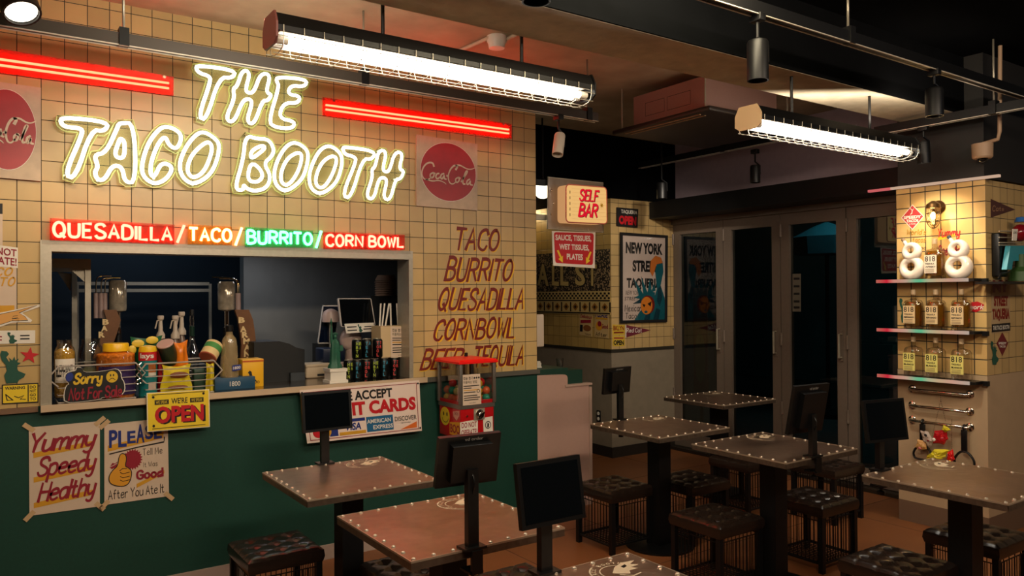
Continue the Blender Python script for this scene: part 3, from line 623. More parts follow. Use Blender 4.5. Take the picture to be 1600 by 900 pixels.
# stickers at the left end of the tiled wall
f5 = yface((-40, 378), (28, 387), (28, 419), (-40, 412), -.002)
notice('sticker', 'white DO NOT OPERATE sticker at the left edge of the tiles', 'sticker', f5, lambda b: (f5.text(b, 'DO NOT', (.1, .1, .97, .45), M_CRIM, .0025, .02), f5.text(b, 'OPERATE!', (.02, .53, .97, .9), M_CRIM, .0025, .02)), M_WHITE, .001)
f6 = yface((-60, 416), (26, 416), (26, 505), (-60, 507), -.001)
notice('poster', 'cream poster with orange lettering and a yellow hat, partly cut by the left edge', 'poster', f6, lambda b: (f6.strokes(b, 'TACO', (.3, .03, .92, .16), M_OCH, 1.9, 1.4, .0018, .25), f6.strokes(b, 'BURRITO', (.0, .2, .97, .34), M_OCH, 1.9, 1.4, .0018, .25), f6.poly(b, arc(.8, .72, .16, .2, -10, 190, 14), M_OCH, .0018), f6.disc(b, .78, .82, .12, .14, mat('pale_lilac', (200, 180, 180), .6), .0012)), M_PAPER, .0008)
f7 = yface((-50, 470), (66, 472), (66, 512), (-50, 516), -.003)
def d7(b):
    hp = [(0, .42), (.4, .42), (.62, .3), (.98, .08), (.99, .16), (.72, .42), (.8, .58), (.86, .7), (.84, .78), (.6, .76), (.42, .92), (0, .98)]
    f7.poly(b, hp, M_WHITE, 0, .001)
    q = [(0, .46), (.41, .47), (.64, .34), (.93, .13), (.68, .42), (.76, .56), (.8, .7), (.58, .71), (.42, .84), (0, .9)]
    f7.poly(b, q, mat('skin_orange_ink', (214, 158, 84), .6), .0012); f7.line(b, q, .002, M_INK, .0022)
    for y in (.52, .6): f7.line(b, [(.66, y), (.6, y+.02), (.58, y+.1), (.68, y+.12)], .002, M_INK, .0022)
b = MB(); d7(b); b.single('sticker', 'cut-out pointing hand sticker left of the hatch', 'sticker')
f8 = yface((-20, 517), (55, 516), (55, 536), (-20, 538), -.002)
def liberty2(b, f, bx, m_):
    a, t_, c, d = bx
    pts = [(.28, 1), (.2, .75), (.3, .6), (.25, .42), (.12, .3), (.05, .12), (.1, .0), (.3, .02), (.38, .1), (.28, .2), (.38, .34), (.42, .3), (.36, .2), (.5, .3), (.58, .18), (.62, .3), (.75, .24), (.68, .36), (.82, .38), (.7, .46), (.68, .56), (.74, .64), (1, .74), (.94, .84), (.75, .92), (.7, 1)]
    f.poly(b, [(a+(c-a)*x, t_+(d-t_)*y) for x, y in pts], m_, .0015)
M_LIB = mat('dark_green_ink', (24, 78, 62), .6)
notice('sticker', 'small white label with a green statue between lines of text, below the pointing hand', 'sticker', f8, lambda b: (liberty2(b, f8, (.4, .12, .62, .98), M_LIB), [f8.poly(b, [(x, y), (x+.2, y), (x+.2, y+.1), (x, y+.1)], k, .0014) for x, y, k in ((.1, .4, M_CRIM), (.1, .65, M_CRIM), (.68, .35, M_INK), (.68, .6, M_INK))]), M_WHITE, .001)
f9 = yface((-2, 548), (40, 548), (40, 597), (-2, 600), -.002)
b = MB(); liberty2(b, f9, (0, 0, 1, 1), M_LIB); b.single('sticker', 'dark green statue sticker beside the red star', 'sticker')
f10 = yface((30, 542), (62, 542), (62, 568), (30, 568), -.002)
b = MB(); f10.poly(b, [(.5+.5*(1 if k % 2 == 0 else .4)*math.sin(2*PI*k/10+.12), .52-.52*(1 if k % 2 == 0 else .4)*math.cos(2*PI*k/10+.12)) for k in range(10)], M_RED, .001); b.single('sticker', 'red five-pointed star sticker on cream tiles', 'sticker')
f11 = yface((3, 601), (60, 598), (60, 629), (3, 632), -.002)
notice('sticker', 'yellow WARNING sticker with black border, left of the hatch', 'sticker', f11, lambda b: (f11.sheet(b, M_YEL, .0006, (.03, .06, .97, .94), .001), f11.text(b, 'WARNING', (.08, .12, .63, .28), M_INK, .0022, .03), f11.poly(b, [(.7, .08), (.73, .08), (.73, .92), (.7, .92)], M_INK, .002),
    [f11.text(b, w_, (.76, .12+.2*i, .93, .27+.2*i), M_INK, .0022, .03) for i, w_ in enumerate(('DO', 'NOT', 'GO', 'TO'))], f11.line(b, [(.1, .5), (.14, .8), (.3, .82), (.1, .5)], .004, M_INK, .0022), f11.line(b, [(.34, .62), (.45, .7), (.6, .6), (.5, .78), (.64, .8)], .004, M_INK, .0022)), M_INK, .001)
f12 = yface((-50, 316), (4, 318), (4, 400), (-50, 402), -.002)
notice('poster', 'narrow pale poster with a dark top band at the very left edge', 'poster', f12, lambda b: f12.poly(b, [(0, 0), (1, 0), (1, .2), (0, .2)], M_INK, .001), M_PAPER, .001)

# ------------------------------------------------------------------ in and on the kitchen hatch
ZT = 1.036
def cb(x, y, z=ZT): return az_(x, y, z)                      # a point on the worktop
def top(p, x, y): return ay_(x, y, p[1]).z                   # height of a pixel above that point
def yc(c, x, y): return ay_(x, y, c)                         # a point on the plane Y = c
M_CLG = clear('clear_jar_glass', (.95, .96, .95), .16)
def scaled(prof, s): return [(r*s, z*s) for r, z in prof]
# steel rack at the left of the hatch
Y1, Y2 = .34, .95
t = thing('steel_rack', 'square-tube steel rack standing at the left inside the hatch', 'rack', tuple(yc(.6, 110, 600)))
for (x, yt, y_) in ((137, 418, Y1), (116, 425, Y2)):
    p = yc(y_, x, yt); b = MB(); b.box((p.x-.014, p.y-.014, ZT if y_ < .6 else .4), (p.x+.014, p.y+.014, yc(y_, x, 405).z), M_STEEL); b.build('post', t)
p = yc(Y1, 141, 405); q = yc(Y1, 60, 418); b = MB(); b.box((q.x, Y1-.015, q.z), (p.x, Y1+.015, p.z), M_STEEL); b.build('top_rail', t)
p = yc(Y2, 118, 420); b = MB(); b.box((yc(Y2, 60, 420).x, Y2-.015, p.z-.02), (p.x, Y2+.015, p.z+.03), M_STEEL); b.build('top_rail', t)
for Y_, A in ((Y1, ((108, 419), (134, 419), (134, 442))), (Y2, ((90, 425), (113, 428), (110, 455)))):
    b = MB(); b.prism([yc(Y_, *a) for a in A], (0, .004, 0), M_STEEL); b.build('gusset', t)
b = MB(); p = yc(1.9, 118, 443); q = yc(1.9, 326, 443)
for y in (443, 454): k = yc(1.9, 118, y); e = yc(1.9, 326, y-.5); b.box((k.x, 1.88, k.z-.012), (e.x, 1.9, k.z+.012), M_STEEL)
b.box((p.x, 1.89, yc(1.9, 118, 575).z), (p.x+.02, 1.91, p.z), M_STEEL); b.box((q.x, 1.89, yc(1.9, 118, 575).z), (q.x+.02, 1.91, p.z), M_STEEL)
b.box((p.x-.02, 1.89, .0), (q.x+.02, 2.4, yc(1.9, 118, 560).z-.1), M_DARK)
b.single('wall_shelf', 'two-rail steel shelf on a dark counter at the back of the kitchen', 'shelf')
p = yc(1.28, 320, 418)
# drink dispensers ------------------------------------------------------------------------
def dispenser(label, xb, yb, plank, letters, jar, rods, Yd):
    t = thing('drink_dispenser', label, 'drink dispenser', (yc(Yd, xb, yb).x, Yd, ZT), 'bar drink dispensers')
    s = 1/ppm(yc(Yd, xb, yb))
    L = [yc(Yd, x-w/2, y) for x, y, w in plank]; R = [yc(Yd, x+w/2, y) for x, y, w in plank]
    b = MB(); b.prism(L+R[::-1], (0, .03, 0), M_WOOD); b.build('wooden_post', t)
    b = MB()
    for ch, x, y in letters:
        f = Face(yc(Yd, x-5, y-5)+V((0, -.001, 0)), yc(Yd, x+5, y-4)+V((0, -.001, 0)), yc(Yd, x+5, y+4)+V((0, -.001, 0)), yc(Yd, x-5, y+5)+V((0, -.001, 0)), NY)
        f.text(b, ch, (0, 0, 1, 1), mat('cream_letter', (226, 196, 140), .5), .001, .05)
    b.build('lettering', t)
    x, y0, y1, w = jar; p = yc(Yd+.1, x, y1); h = yc(Yd+.1, x, y0).z-p.z; r = w/2*s
    b = MB(); b.lathe([(r*.5, 0), (r*.95, .05*h), (r, .12*h), (r, .93*h), (r*.85, h), (r*.8, h), (r*.9, .9*h), (r*.9, .15*h), (r*.5, .05*h)], p, mat('smoky_canister', (170, 158, 138), .12, .3, noise=.7, nscale=26), 20); b.build('canister', t)
    b = MB(); b.lathe([(.016, -.11), (.016, 0), (r*.5, .01)], p, M_CHROME, 12); b.tube([p+V((0, 0, -.09)), p+V((0, -.05, -.09)), p+V((0, -.06, -.12))], .008, M_CHROME); b.build('tap', t)
    b = MB(); b.lathe([(.07, 0), (.07, .015), (.03, .03), (.02, max(.06, p.z-ZT-.1))], (p.x, p.y, ZT), M_BLACK, 16); b.build('base', t)
    for pts in rods:
        b = MB(); b.tube(chaikin([yc(Yd+.05, *q) for q in pts]), .0035, M_CHROME); q = yc(Yd+.05, *pts[0]); b.lathe([(.012, -.14), (.012, 0)], q, mat('pinkish_sleeve', (156, 132, 126), .4), 10); b.build('rod', t)
dispenser('drink dispenser with curved wooden post reading BAR, left in the hatch', 172, 590, [(172, 484, 20), (178, 500, 22), (172, 520, 22), (164, 540, 24), (158, 560, 26)], [('B', 165, 503), ('A', 163, 513), ('R', 159, 523)], (184, 438, 488, 26), [((164, 458), (164, 438), (170, 434), (188, 434)), ((158, 458), (158, 438), (164, 434), (178, 434)), ((150, 458), (150, 436), (156, 431), (174, 431))], .42)
dispenser('drink dispenser with wooden post reading BAR MANA, mid-hatch beside the yellow box', 390, 590, [(378, 484, 22), (384, 500, 23), (387, 520, 23), (389, 540, 23), (388, 565, 24)], [('B', 377.5, 500), ('A', 380, 514), ('R', 383, 517+6), ('M', 385, 533), ('A', 386, 543), ('N', 386, 553), ('A', 386.5, 562)], (354, 440, 486, 26), [((373, 458), (373, 440), (368, 436), (342, 435)), ((371, 458), (371, 438), (362, 434), (331, 433))], .42)
# jars, bags and bottles in the two wire baskets --------------------------------------------
def jar(x, yt, yb, w, Y_, label, name='glass_jar', fill=None, lid=None, lab=None, cat='jar', shape=None, body=M_CLG):
    p = yc(Y_, x, yb); p = V((p.x, Y_, p.z)); s = 1/ppm(p); h = yc(Y_, x, yt).z-p.z; r = w/2*s
    t = thing(name, label, cat, tuple(p))
    prof = shape or [(.9, 0), (1, .04), (1, .72), (.92, .84), (.72, .9), (.72, 1)]
    b = MB(); b.lathe([(a*r, c*h) for a, c in prof], p, body, 22); b.build('jar_body' if 'jar' in name else 'body', t)
    if fill: b = MB(); b.lathe([(.85*r, .03*h), (.93*r, .08*h), (.93*r, fill[1]*h), (.5*r, (fill[1]+.05)*h), (0, (fill[1]+.06)*h)], p, fill[0], 18); b.build('contents', t)
    if lid: b = MB(); k = lid[1]; b.lathe([(k*r, (1-lid[2])*h), (k*r, h*.99), (k*r*.94, h*1.01), (0, h*1.012)], p, lid[0], 22); b.build('lid', t)
    if lab:
        b = MB(); a0, a1, m_, txt, tm = lab; n = 12
        for k in range(n):
            th0, th1 = [math.radians(-150+120*(k+i)/n) for i in (0, 1)]; R_ = 1.02*r
            b.add([p+V((R_*math.cos(a), R_*math.sin(a), z*h)) for z in (a0, a1) for a in (th0, th1)], [(0, 1, 3, 2)], m_)
        if txt:
            vs, fs = tmesh(txt, .02); b.add([p+V((1.035*r*math.cos(a), 1.035*r*math.sin(a), (a0+(a1-a0)*(.25+.5*y_))*h)) for x_, y_ in vs for a in (math.radians(-140+90*x_),)], fs, tm)
        b.build('label', t)
    return t
M_CHIP = mat('yellow_snack', (206, 158, 50), .7, noise=.5, nscale=70, bump=1); M_CHEESE = mat('orange_cheese_balls', (226, 122, 16), .6, noise=.45, nscale=60, bump=1)
M_TEAL = mat('teal_wrapper', (20, 118, 120), .35); M_BAGG = mat('green_wrapper', (18, 92, 54), .3, noise=.3, nscale=20)
jar(101, 531, 622, 30, .1, 'tall glass jar of yellow snacks with a white label, left basket', fill=(M_CHIP, .8), lab=(.28, .68, M_WHITE, 'ELEPHANT', M_INK))
jar(142, 529, 620, 36, .2, 'clear glass jar half full of pale green herbs, behind the left basket', fill=(mat('pale_herbs', (120, 120, 84), .8, noise=.5, nscale=60), .45))
jar(181, 537, 625, 58, .11, 'big round jar of orange cheese balls with yellow lid', fill=(M_CHEESE, .82), lid=(mat('yellow_plastic_lid', (240, 190, 30), .3), .64, .13), lab=(.12, .62, mat('purple_label', (52, 34, 84), .4), None, None), shape=[(.9, 0), (1, .04), (1, .66), (.92, .8), (.62, .88), (.62, 1)])
def bag(x0, y0, x1, y1, Y_, m_, label, spots=None, cat='snack bag', twist=0):
    p = yc(Y_, (x0+x1)/2, y1); t = thing('snack_bag', label, cat, (p.x, Y_, p.z)); b = MB(); n, k = 12, 10; vs = []
    for sgn in (-1, 1):
        for j in range(k+1):
            for i in range(n+1):
                u, v = i/n, j/k; e = min(1, 3*min(u, 1-u))*min(1, 2.2*min(v, 1-v)*2)
                wv = .06*math.sin(7*v+3*u)
                q = yc(Y_, x0+(x1-x0)*(u+twist*(1-v)+wv*(1-e)), y0+(y1-y0)*v+3*math.sin(4*u)*(1-v)); vs.append(q+V((0, sgn*(.03*math.sin(PI*min(1, max(0, u)))*e+.001), 0)))
    N = (n+1)*(k+1); fs = []
    for o in (0, N):
        for j in range(k):
            for i in range(n): a = o+j*(n+1)+i; fs.append((a, a+1, a+n+2, a+n+1))
    b.add(vs, fs, m_, True); b.build('wrapper', t)
    if spots:
        for (x, y, rx, ry, ms) in spots: b = MB(); q = yc(Y_, x, y); b.ball(q+V((0, -.034, 0)), 1, ms, (rx/ppm(q), .004, ry/ppm(q)), 12); b.build('print', t)
bag(196, 526, 246, 600, .17, M_BAGG, 'green chip bag printed with yellow lemons, behind the tall can', [(214, 536, 9, 6, mat('lemon_print', (222, 190, 60), .4)), (236, 531, 9, 6, MATS['lemon_print']), (205, 546, 6, 7, MATS['lemon_print'])], twist=.15)
bag(268, 533, 293, 585, .1, mat('orange_wrapper', (222, 120, 24), .25, noise=.3, nscale=20), 'small orange snack bag standing in the right basket')
bag(253, 570, 298, 624, .06, mat('yellow_wrapper', (218, 196, 40), .3, noise=.15, nscale=20), 'yellow snack bag with brown lettering in the right basket', [(278, 585, 14, 5, mat('brown_print', (120, 60, 20), .5)), (276, 604, 15, 3, MATS['brown_print'])])
bag(322, 566, 335, 622, .08, MATS['yellow_wrapper'], 'narrow yellow bag at the right end of the right basket')
# tall chip can
p = yc(.08, 231, 625); r = 13/ppm(p); h = top(p, 231, 541)-p.z
t = thing('chip_can', 'tall teal chip can with a red band and yellow top between the baskets', 'can', tuple(p))
b = MB(); b.lathe([(r, 0), (r, h*.9)], p, M_TEAL, 24); b.build('can_body', t)
b = MB(); b.lathe([(r, h*.9), (r*1.02, h*.92), (r*.9, h*1.0), (r*.3, h*1.02), (0, h*1.02)], p, mat('yellow_can_top', (236, 190, 30), .35), 24); b.build('can_top', t)
b = MB(); b.lathe([(r*1.03, h*.74), (r*1.03, h*.9)], p, M_RED, 24)
vs, fs = tmesh('lays', .03); b.add([p+V((1.06*r*math.cos(a), 1.06*r*math.sin(a), h*(.76+.12*y_))) for x_, y_ in vs for a in (math.radians(-150+90*x_),)], fs, M_WHITE)
b.build('label_band', t)
for z0, z1, m_ in ((.52, .68, mat('chip_print', (170, 96, 40), .5)), (.46, .52, M_WHITE), (.2, .34, mat('pale_print', (196, 176, 160), .5))):
    n = 6; b = MB()
    for k in range(n):
        A = [math.radians(-95+55*(k+i)/n) for i in (0, 1)]; b.add([p+V((1.03*r*math.cos(a), 1.03*r*math.sin(a), z*h)) for z in (z0, z1) for a in A], [(0, 1, 3, 2)], m_)
    b.build('print', t)
def tcan(x0, y0, x1, y1, w, Y_, ms, label, name='food_can'):
    a, c = yc(Y_, x0, y0), yc(Y_, x1, y1); a.y -= .05; ax = (c-a); h = ax.length; r = w/2/ppm(a); t = thing(name, label, 'can', tuple(a))
    b = MB(); b.lathe([(r, .02*h), (r, .95*h), (r*.9, h)], a, ms[0], 22, ax); b.build('can_body', t)
    b = MB(); b.lathe([(0, -.003), (r*.96, -.003), (r*1.03, 0), (r*1.03, .03*h), (r, .05*h)], a, ms[1], 22, ax); b.build('can_lid', t)
    if len(ms) > 2: b = MB(); b.lathe([(r*1.015, .45*h), (r*1.015, .8*h)], a, ms[2], 22, ax); b.build('label', t)
tcan(255, 536, 268, 566, 25, .12, (mat('dark_olive_can', (40, 52, 32), .35), mat('pink_lid', (196, 160, 150), .4)), 'dark olive can tipped back with a pink lid, behind the tall can')
tcan(321, 558, 336, 538, 27, .12, (mat('cream_can', (222, 196, 140), .4), mat('terracotta_lid', (170, 86, 64), .5), mat('can_green_print', (70, 140, 70), .5)), 'cream food can lying tilted on the right basket, terracotta base forward')
p = yc(.1, 290, 624)
b = MB(); b.rbox((yc(.14, 300, 600).x, .1, ZT), (yc(.14, 318, 600).x, .16, yc(.14, 300, 576).z), mat('dark_green_box', (24, 56, 36), .4), .006); b.single('snack_box', 'dark green box with grey label inside the right basket', 'box')
b = MB(); q0, q1 = yc(.17, 246, 620), yc(.17, 253, 545); b.rbox((q0.x, .15, ZT), (q1.x, .2, q1.z), M_RED, .006); b.single('snack_box', 'narrow red box beside the tall teal can', 'box')
# wire baskets
def basket(x0, x1, yt, yb, label, n=6):
    A, B = yc(-.0, x0, yt), yc(-.0, x1, yt); xa, xb = A.x, B.x; z1 = (A.z+B.z)/2; z0 = ZT+.003
    t = thing('wire_basket', label, 'basket', ((xa+xb)/2, .1, ZT), 'wire baskets of snacks in the hatch')
    MW = mat('white_wire', (214, 206, 196), .3, .6)
    for nm, P in (('front_wires', lambda z: [(xa, .0, z), (xb, .0, z)]), ('back_wires', lambda z: [(xa, .22, z), (xb, .22, z)]), ('side_wires', lambda z: [(xa, .0, z), (xa, .22, z)]), ('side_wires', lambda z: [(xb, .0, z), (xb, .22, z)])):
        b = MB()
        for k in range(n): b.tube(P(z0+(z1-z0)*k/(n-1)), .0026 if k < n-1 else .0042, MW, False, 6)
        b.build(nm, t)
    b = MB()
    for k in range(9): x = xa+(xb-xa)*k/8; b.tube([(x, 0, z0), (x, .22, z0)], .002, MW, False, 6)
    b.build('floor_wires', t)
    for x, s in ((xa, -1), (xb, 1)):
        b = MB(); b.tube([(x, .0, z1), (x+s*.045, .0, z1-.055), (x, .0, z1-.1)], .004, MW, False, 6); b.build('handle', t)
basket(91, 212, 570, 627, 'wire basket of jars behind the sorry sign, left'); basket(228, 334, 566, 622, 'wire basket of snack bags above the open sign')
# sign hung on the left basket
Ys = -.022; c = yc(Ys, 148, 595); t = thing('sorry_sign', 'black cut-out Sorry Not For Sale sign hung on the left basket', 'sign', tuple(yc(Ys, 150, 628)))
out = [(100, 592), (102, 583), (110, 580), (118, 579), (119, 573), (128, 574), (130, 581), (148, 581), (170, 578), (183, 575), (190, 582), (190, 590), (195, 597), (196, 610), (190, 618), (175, 621), (160, 621), (157, 624), (130, 628), (100, 630), (99, 615), (103, 602), (108, 600)]
for k, (m_, d) in enumerate(((M_WHITE, .0), (M_INK, -.0016))):
    b = MB(); P = [yc(Ys, x, y)+V((0, d, 0)) for x, y in out]; cc = sum(P, V())/len(P)
    if k: P = [cc+(q-cc)*.97 for q in P]
    b.prism([V(q) for q in chaikin(P, True, 1)], (0, -.003, 0), m_); b.build(('white_border', 'board')[k], t)
f = yface((112, 579), (190, 575), (193, 622), (104, 629), Ys-.0048); b = MB()
f.strokes(b, 'Sorry', (.08, .12, .6, .42), mat('yellow_foam', (214, 176, 40), .5), 2.6, 2.4, .0, .15, gap=2.2, th=.002); b.build('sorry_lettering', t)
b = MB(); f.strokes(b, 'Not For Sale', (.03, .58, .97, .92), M_CRIM, 1.9, 1.8, .0, .05, gap=2.0, th=.002); b.build('not_for_sale_lettering', t)
b = MB(); f.disc(b, .8, .27, .115, .19, MATS['yellow_foam'], 0, .002); [f.disc(b, x, .22, .014, .04, M_INK, .002) for x in (.77, .83)]; f.line(b, [(.74, .38), (.78, .32), (.82, .32), (.86, .38)], .003, M_INK, .0026); b.build('sad_face', t)
b = MB(); f.disc(b, -.02, .2, .07, .14, M_NAVY, 0, .002); b.build('blue_dot', t)
# the chain hook between the baskets
b = MB(); q = [yc(-.02, x, y) for x, y in ((221, 567), (212, 575), (220, 582), (222, 590), (212, 595), (214, 601), (222, 598), (221, 592))]; b.tube(chaikin(q), .0035, M_CHROME); b.single('hook', 'bent wire hook hanging between the two baskets', 'hook')
# syrup pump bottles and a green-necked bottle
def pump(x, yt, yb, Y_, label):
    p = V((yc(Y_, x, yb).x, Y_, ZT)); s = 1/ppm(p); t = thing('pump_bottle', label, 'bottle', tuple(p), 'syrup pump bottles'); z = lambda y: yc(Y_, x, y).z-p.z
    MP = mat('cream_pump', (206, 186, 164), .4); b = MB(); b.lathe([(6*s, 0), (6*s, z(yt+46)), (3.4*s, z(yt+36))], p, mat('syrup_glass', (120, 96, 84), .2), 14); b.build('bottle', t)
    b = MB(); b.lathe([(6.5*s, z(yt+36)), (6.5*s, z(yt+30)), (3.4*s, z(yt+24)), (2.6*s, z(yt+8)), (4.6*s, z(yt+6)), (5*s, z(yt+2)), (4.2*s, z(yt)), (0, z(yt))], p, MP, 14); b.tube([p+V((0, 0, z(yt+7))), p+V((-.022, -.02, z(yt+8))), p+V((-.034, -.03, z(yt+20)))], .004, MP); b.build('pump', t)
pump(251, 493, 560, .52, 'cream syrup pump bottle, leftmost of three behind the right basket'); pump(274, 493, 560, .5, 'cream syrup pump bottle, middle one of three behind the right basket'); pump(284, 487, 560, .56, 'cream syrup pump bottle, tallest and rearmost of three')
jar(300, 485, 590, 22, .5, 'clear liquor bottle with a dark green neck band', 'liquor_bottle', lid=(M_INK, .3, .08), cat='bottle', shape=[(.95, 0), (1, .03), (1, .28), (.9, .38), (.4, .55), (.3, .62), (.3, 1)], lab=None)
b = MB(); p = yc(.5, 300, 525); b.lathe([(.35*11/ppm(p), 0), (.35*11/ppm(p), .06)], p, mat('dark_green_foil', (14, 46, 34), .3), 14); b.build('neck_foil', bpy.data.objects['liquor_bottle'])
# boxes
def boxobj(name, label, cat, x0, yb0, x1, yt, depth, m_, deco=None, parts=None, z0=ZT):
    a = az_(x0, yb0, z0); Yf = a.y; c = yc(Yf, x1, yb0); zt = yc(Yf, x0, yt).z; b = MB(); b.rbox((a.x, Yf, z0), (c.x, Yf+depth, zt), m_, .003, 2)
    f = Face((a.x, Yf, zt), (c.x, Yf, zt), (c.x, Yf, z0), (a.x, Yf, z0), NY)
    if deco: deco(b, f)
    return b.single(name, label, cat), (a.x, c.x, Yf, zt)
bb, BB = boxobj('gift_box', 'dark blue box lettered 1800 on the worktop front', 'box', 336, 611, 399, 592, .1, mat('petrol_blue_card', (14, 66, 96), .5), lambda b, f: f.text(b, '1800', (.36, .3, .62, .7), M_WHITE, .001))
bb, B2 = boxobj('gift_box', 'yellow box with a black crow, behind the blue box', 'box', 379, 606, 412, 562, .12, mat('bright_yellow_card', (230, 172, 10), .5), lambda b, f: (f.poly(b, [(.25, .47), (.34, .4), (.42, .45), (.46, .6), (.7, .82), (.5, .74), (.44, .82), (.36, .66), (.3, .52)], M_INK, .001), f.poly(b, [(0, .04), (1, .04), (1, .1), (0, .1)], mat('orange_band', (190, 90, 20), .5), .001), f.text(b, '100', (.45, .78, .8, .88), M_INK, .001)))
p = V(((BB[0]+BB[1])/2-.02, BB[2]+.05, BB[3])); h = .26; s = 1/ppm(p); r = 14*s; h = yc(p.y, 362, 508).z-p.z
t = thing('liquor_bottle', 'hobnail-textured clear tequila bottle standing on the blue box', 'bottle', tuple(p))
b = MB(); b.lathe([(r*.95, 0), (r, .04*h), (r*.8, .66*h), (r*.72, .74*h), (r*.36, .82*h), (r*.34, .9*h)], p, clear('textured_bottle_glass', (.86, .8, .68), .16, .18, (200, 176, 130), .45), 24)
for i in range(12):
    for k in range(16):
        z = .08+.55*i/12; a = 2*PI*(k+.5*(i % 2))/16; rr = r*(1-.2*z/.66); b.ball(p+V((rr*math.cos(a), rr*math.sin(a), z*h)), .0032, MATS['textured_bottle_glass'], (1, 1, 1), 6)
b.build('bottle_body', t)
b = MB(); b.lathe([(r*.42, .88*h), (r*.44, .98*h), (r*.36, h), (0, h)], p, M_BLK, 18); b.build('stopper', t)
f = yface((363, 571), (377, 569), (377, 578), (363, 580), p.y-r*1.06); b = MB(); f.sheet(b, M_NAVY, .001); f.text(b, '1800', (.1, .25, .9, .75), M_WHITE, .0016, .02); b.build('label', t)
# dark machine in the middle of the worktop
a = cb(402, 602); b = MB(); Yf = .3
P = [yc(Yf, x, y) for x, y in ((398, 605), (397, 535), (436, 533), (452, 537), (463, 543), (476, 546), (476, 590))]; b.prism(P, (0, .25, 0), mat('black_machine', (8, 11, 13), .5)); b.box((yc(Yf, 452, 598).x, Yf-.03, ZT), (yc(Yf, 474, 598).x, Yf, ZT+.05), mat('grey_machine_panel', (46, 52, 58), .5))
b.single('coffee_machine', 'bulky black machine on the worktop, right of the yellow box', 'machine')
# till corner
b = MB(); a = yc(.32, 479, 594); MC = mat('cream_printer', (196, 176, 148), .45)
a0 = cb(478, 592); w = .17; b.rbox((a0.x, a0.y, ZT), (a0.x+w, a0.y+.15, ZT+.085), MC, .012); b.box((a0.x+.075, a0.y-.002, ZT+.012), (a0.x+.15, a0.y+.02, ZT+.026), M_INK); b.rbox((a0.x-.003, a0.y-.004, ZT+.07), (a0.x+w+.003, a0.y+.154, ZT+.09), MC, .006)
b.single('receipt_printer', 'cream receipt printer on the worktop left of the statue', 'printer')
b = MB(); q = yc(.62, 486, 570); e = yc(.62, 520, 540); b.rbox((q.x, .4, ZT+.09), (e.x+.0, .54, e.z), mat('dark_navy_case', (14, 26, 52), .4), .01); b.box((q.x+.05, .395, q.z+.03), (q.x+.06, .4, e.z-.02), M_WHITE); b.single('cash_box', 'dark navy case with white stripes behind the receipt printer', 'box')
def screen(name, label, Y_, quad, frame, scr, lean, parts=True):
    f = Face(*[yc(Y_, *q) for q in quad], NY); f.n = V((0, -1, 0)); t = thing(name, label, 'screen', (f(.5, 1).x, Y_, ZT))
    b = MB(); b.prism([f(0, .04), f(.03, 0), f(.97, 0), f(1, .04), f(1, .96), f(.97, 1), f(.03, 1), f(0, .96)], (0, .018, 0), frame); b.build('casing', t)
    b = MB(); f.poly(b, [(.03, .03), (.97, .03), (.97, .97), (.03, .97)], scr, .0005, .001); b.build('display', t); return t, f
M_SCR = mat('dark_screen', (5, 10, 14), .08, 0, spec=.6)
t, f = screen('till_screen', 'tilted white-framed till screen above the stacked cans', .3, ((528, 466), (580, 466), (587, 509), (533, 511)), mat('pale_frame', (196, 188, 180), .4), M_SCR, 0)
b = MB(); p = yc(.42, 553, 548); b.ball(yc(.42, 548, 530), .075, mat('pinkish_white_plastic', (190, 164, 154), .35), (1, .8, 1.1)); b.lathe([(.1, 0), (.1, .02), (.05, .06), (.045, p.z-ZT+.05)], (p.x-.01, .42, ZT), MATS['pinkish_white_plastic'], 24); b.tube([yc(.42, 545, 525), yc(.42, 556, 500), yc(.33, 556, 492)], .03, MATS['pinkish_white_plastic']); b.build('stand', t)
t, f = screen('till_screen', 'dark second screen leaning behind the statue', .55, ((505, 477), (530, 477), (523, 537), (497, 537)), MATS['pale_frame'], mat('navy_screen', (10, 20, 40), .1), 0)
b = MB(); b.box((f(.5, 1).x-.05, .56, ZT), (f(.5, 1).x+.05, .68, f(.5, 1).z), M_BLK); b.build('stand', t)
b = MB(); p = yc(.5, 517, 503); b.lathe([(.056, 0), (.056, .04), (.045, .07), (.02, .085), (0, .088)], p, MATS['pinkish_white_plastic'], 20); b.lathe([(.012, ZT-p.z), (.012, 0)], p, M_STEEL, 8); b.single('scanner', 'domed pale scanner on a thin stalk in front of the second screen', 'scanner')
f = yface((538, 506), (584, 504), (584, 518), (541, 521), .27); b = MB(); f.sheet(b, M_WHITE, .002); liberty2(b, f, (.43, .1, .6, .98), M_LIB)
for x, y, w_ in ((.06, .3, .33), (.06, .66, .33), (.66, .35, .25), (.62, .6, .32)): f.poly(b, [(x, y), (x+w_, y), (x+w_, y+.12), (x, y+.12)], M_INK, .0025)
b.single('name_plate', 'small white plate with a green statue at the foot of the till screen', 'sign')
p = yc(.25, 541, 556); b = MB(); b.rbox((p.x-.045, .22, ZT), (p.x+.045, .3, ZT+.1), MATS['pinkish_white_plastic'], .008); b.single('card_reader', 'pale card reader block between the statue and the cans', 'card reader')
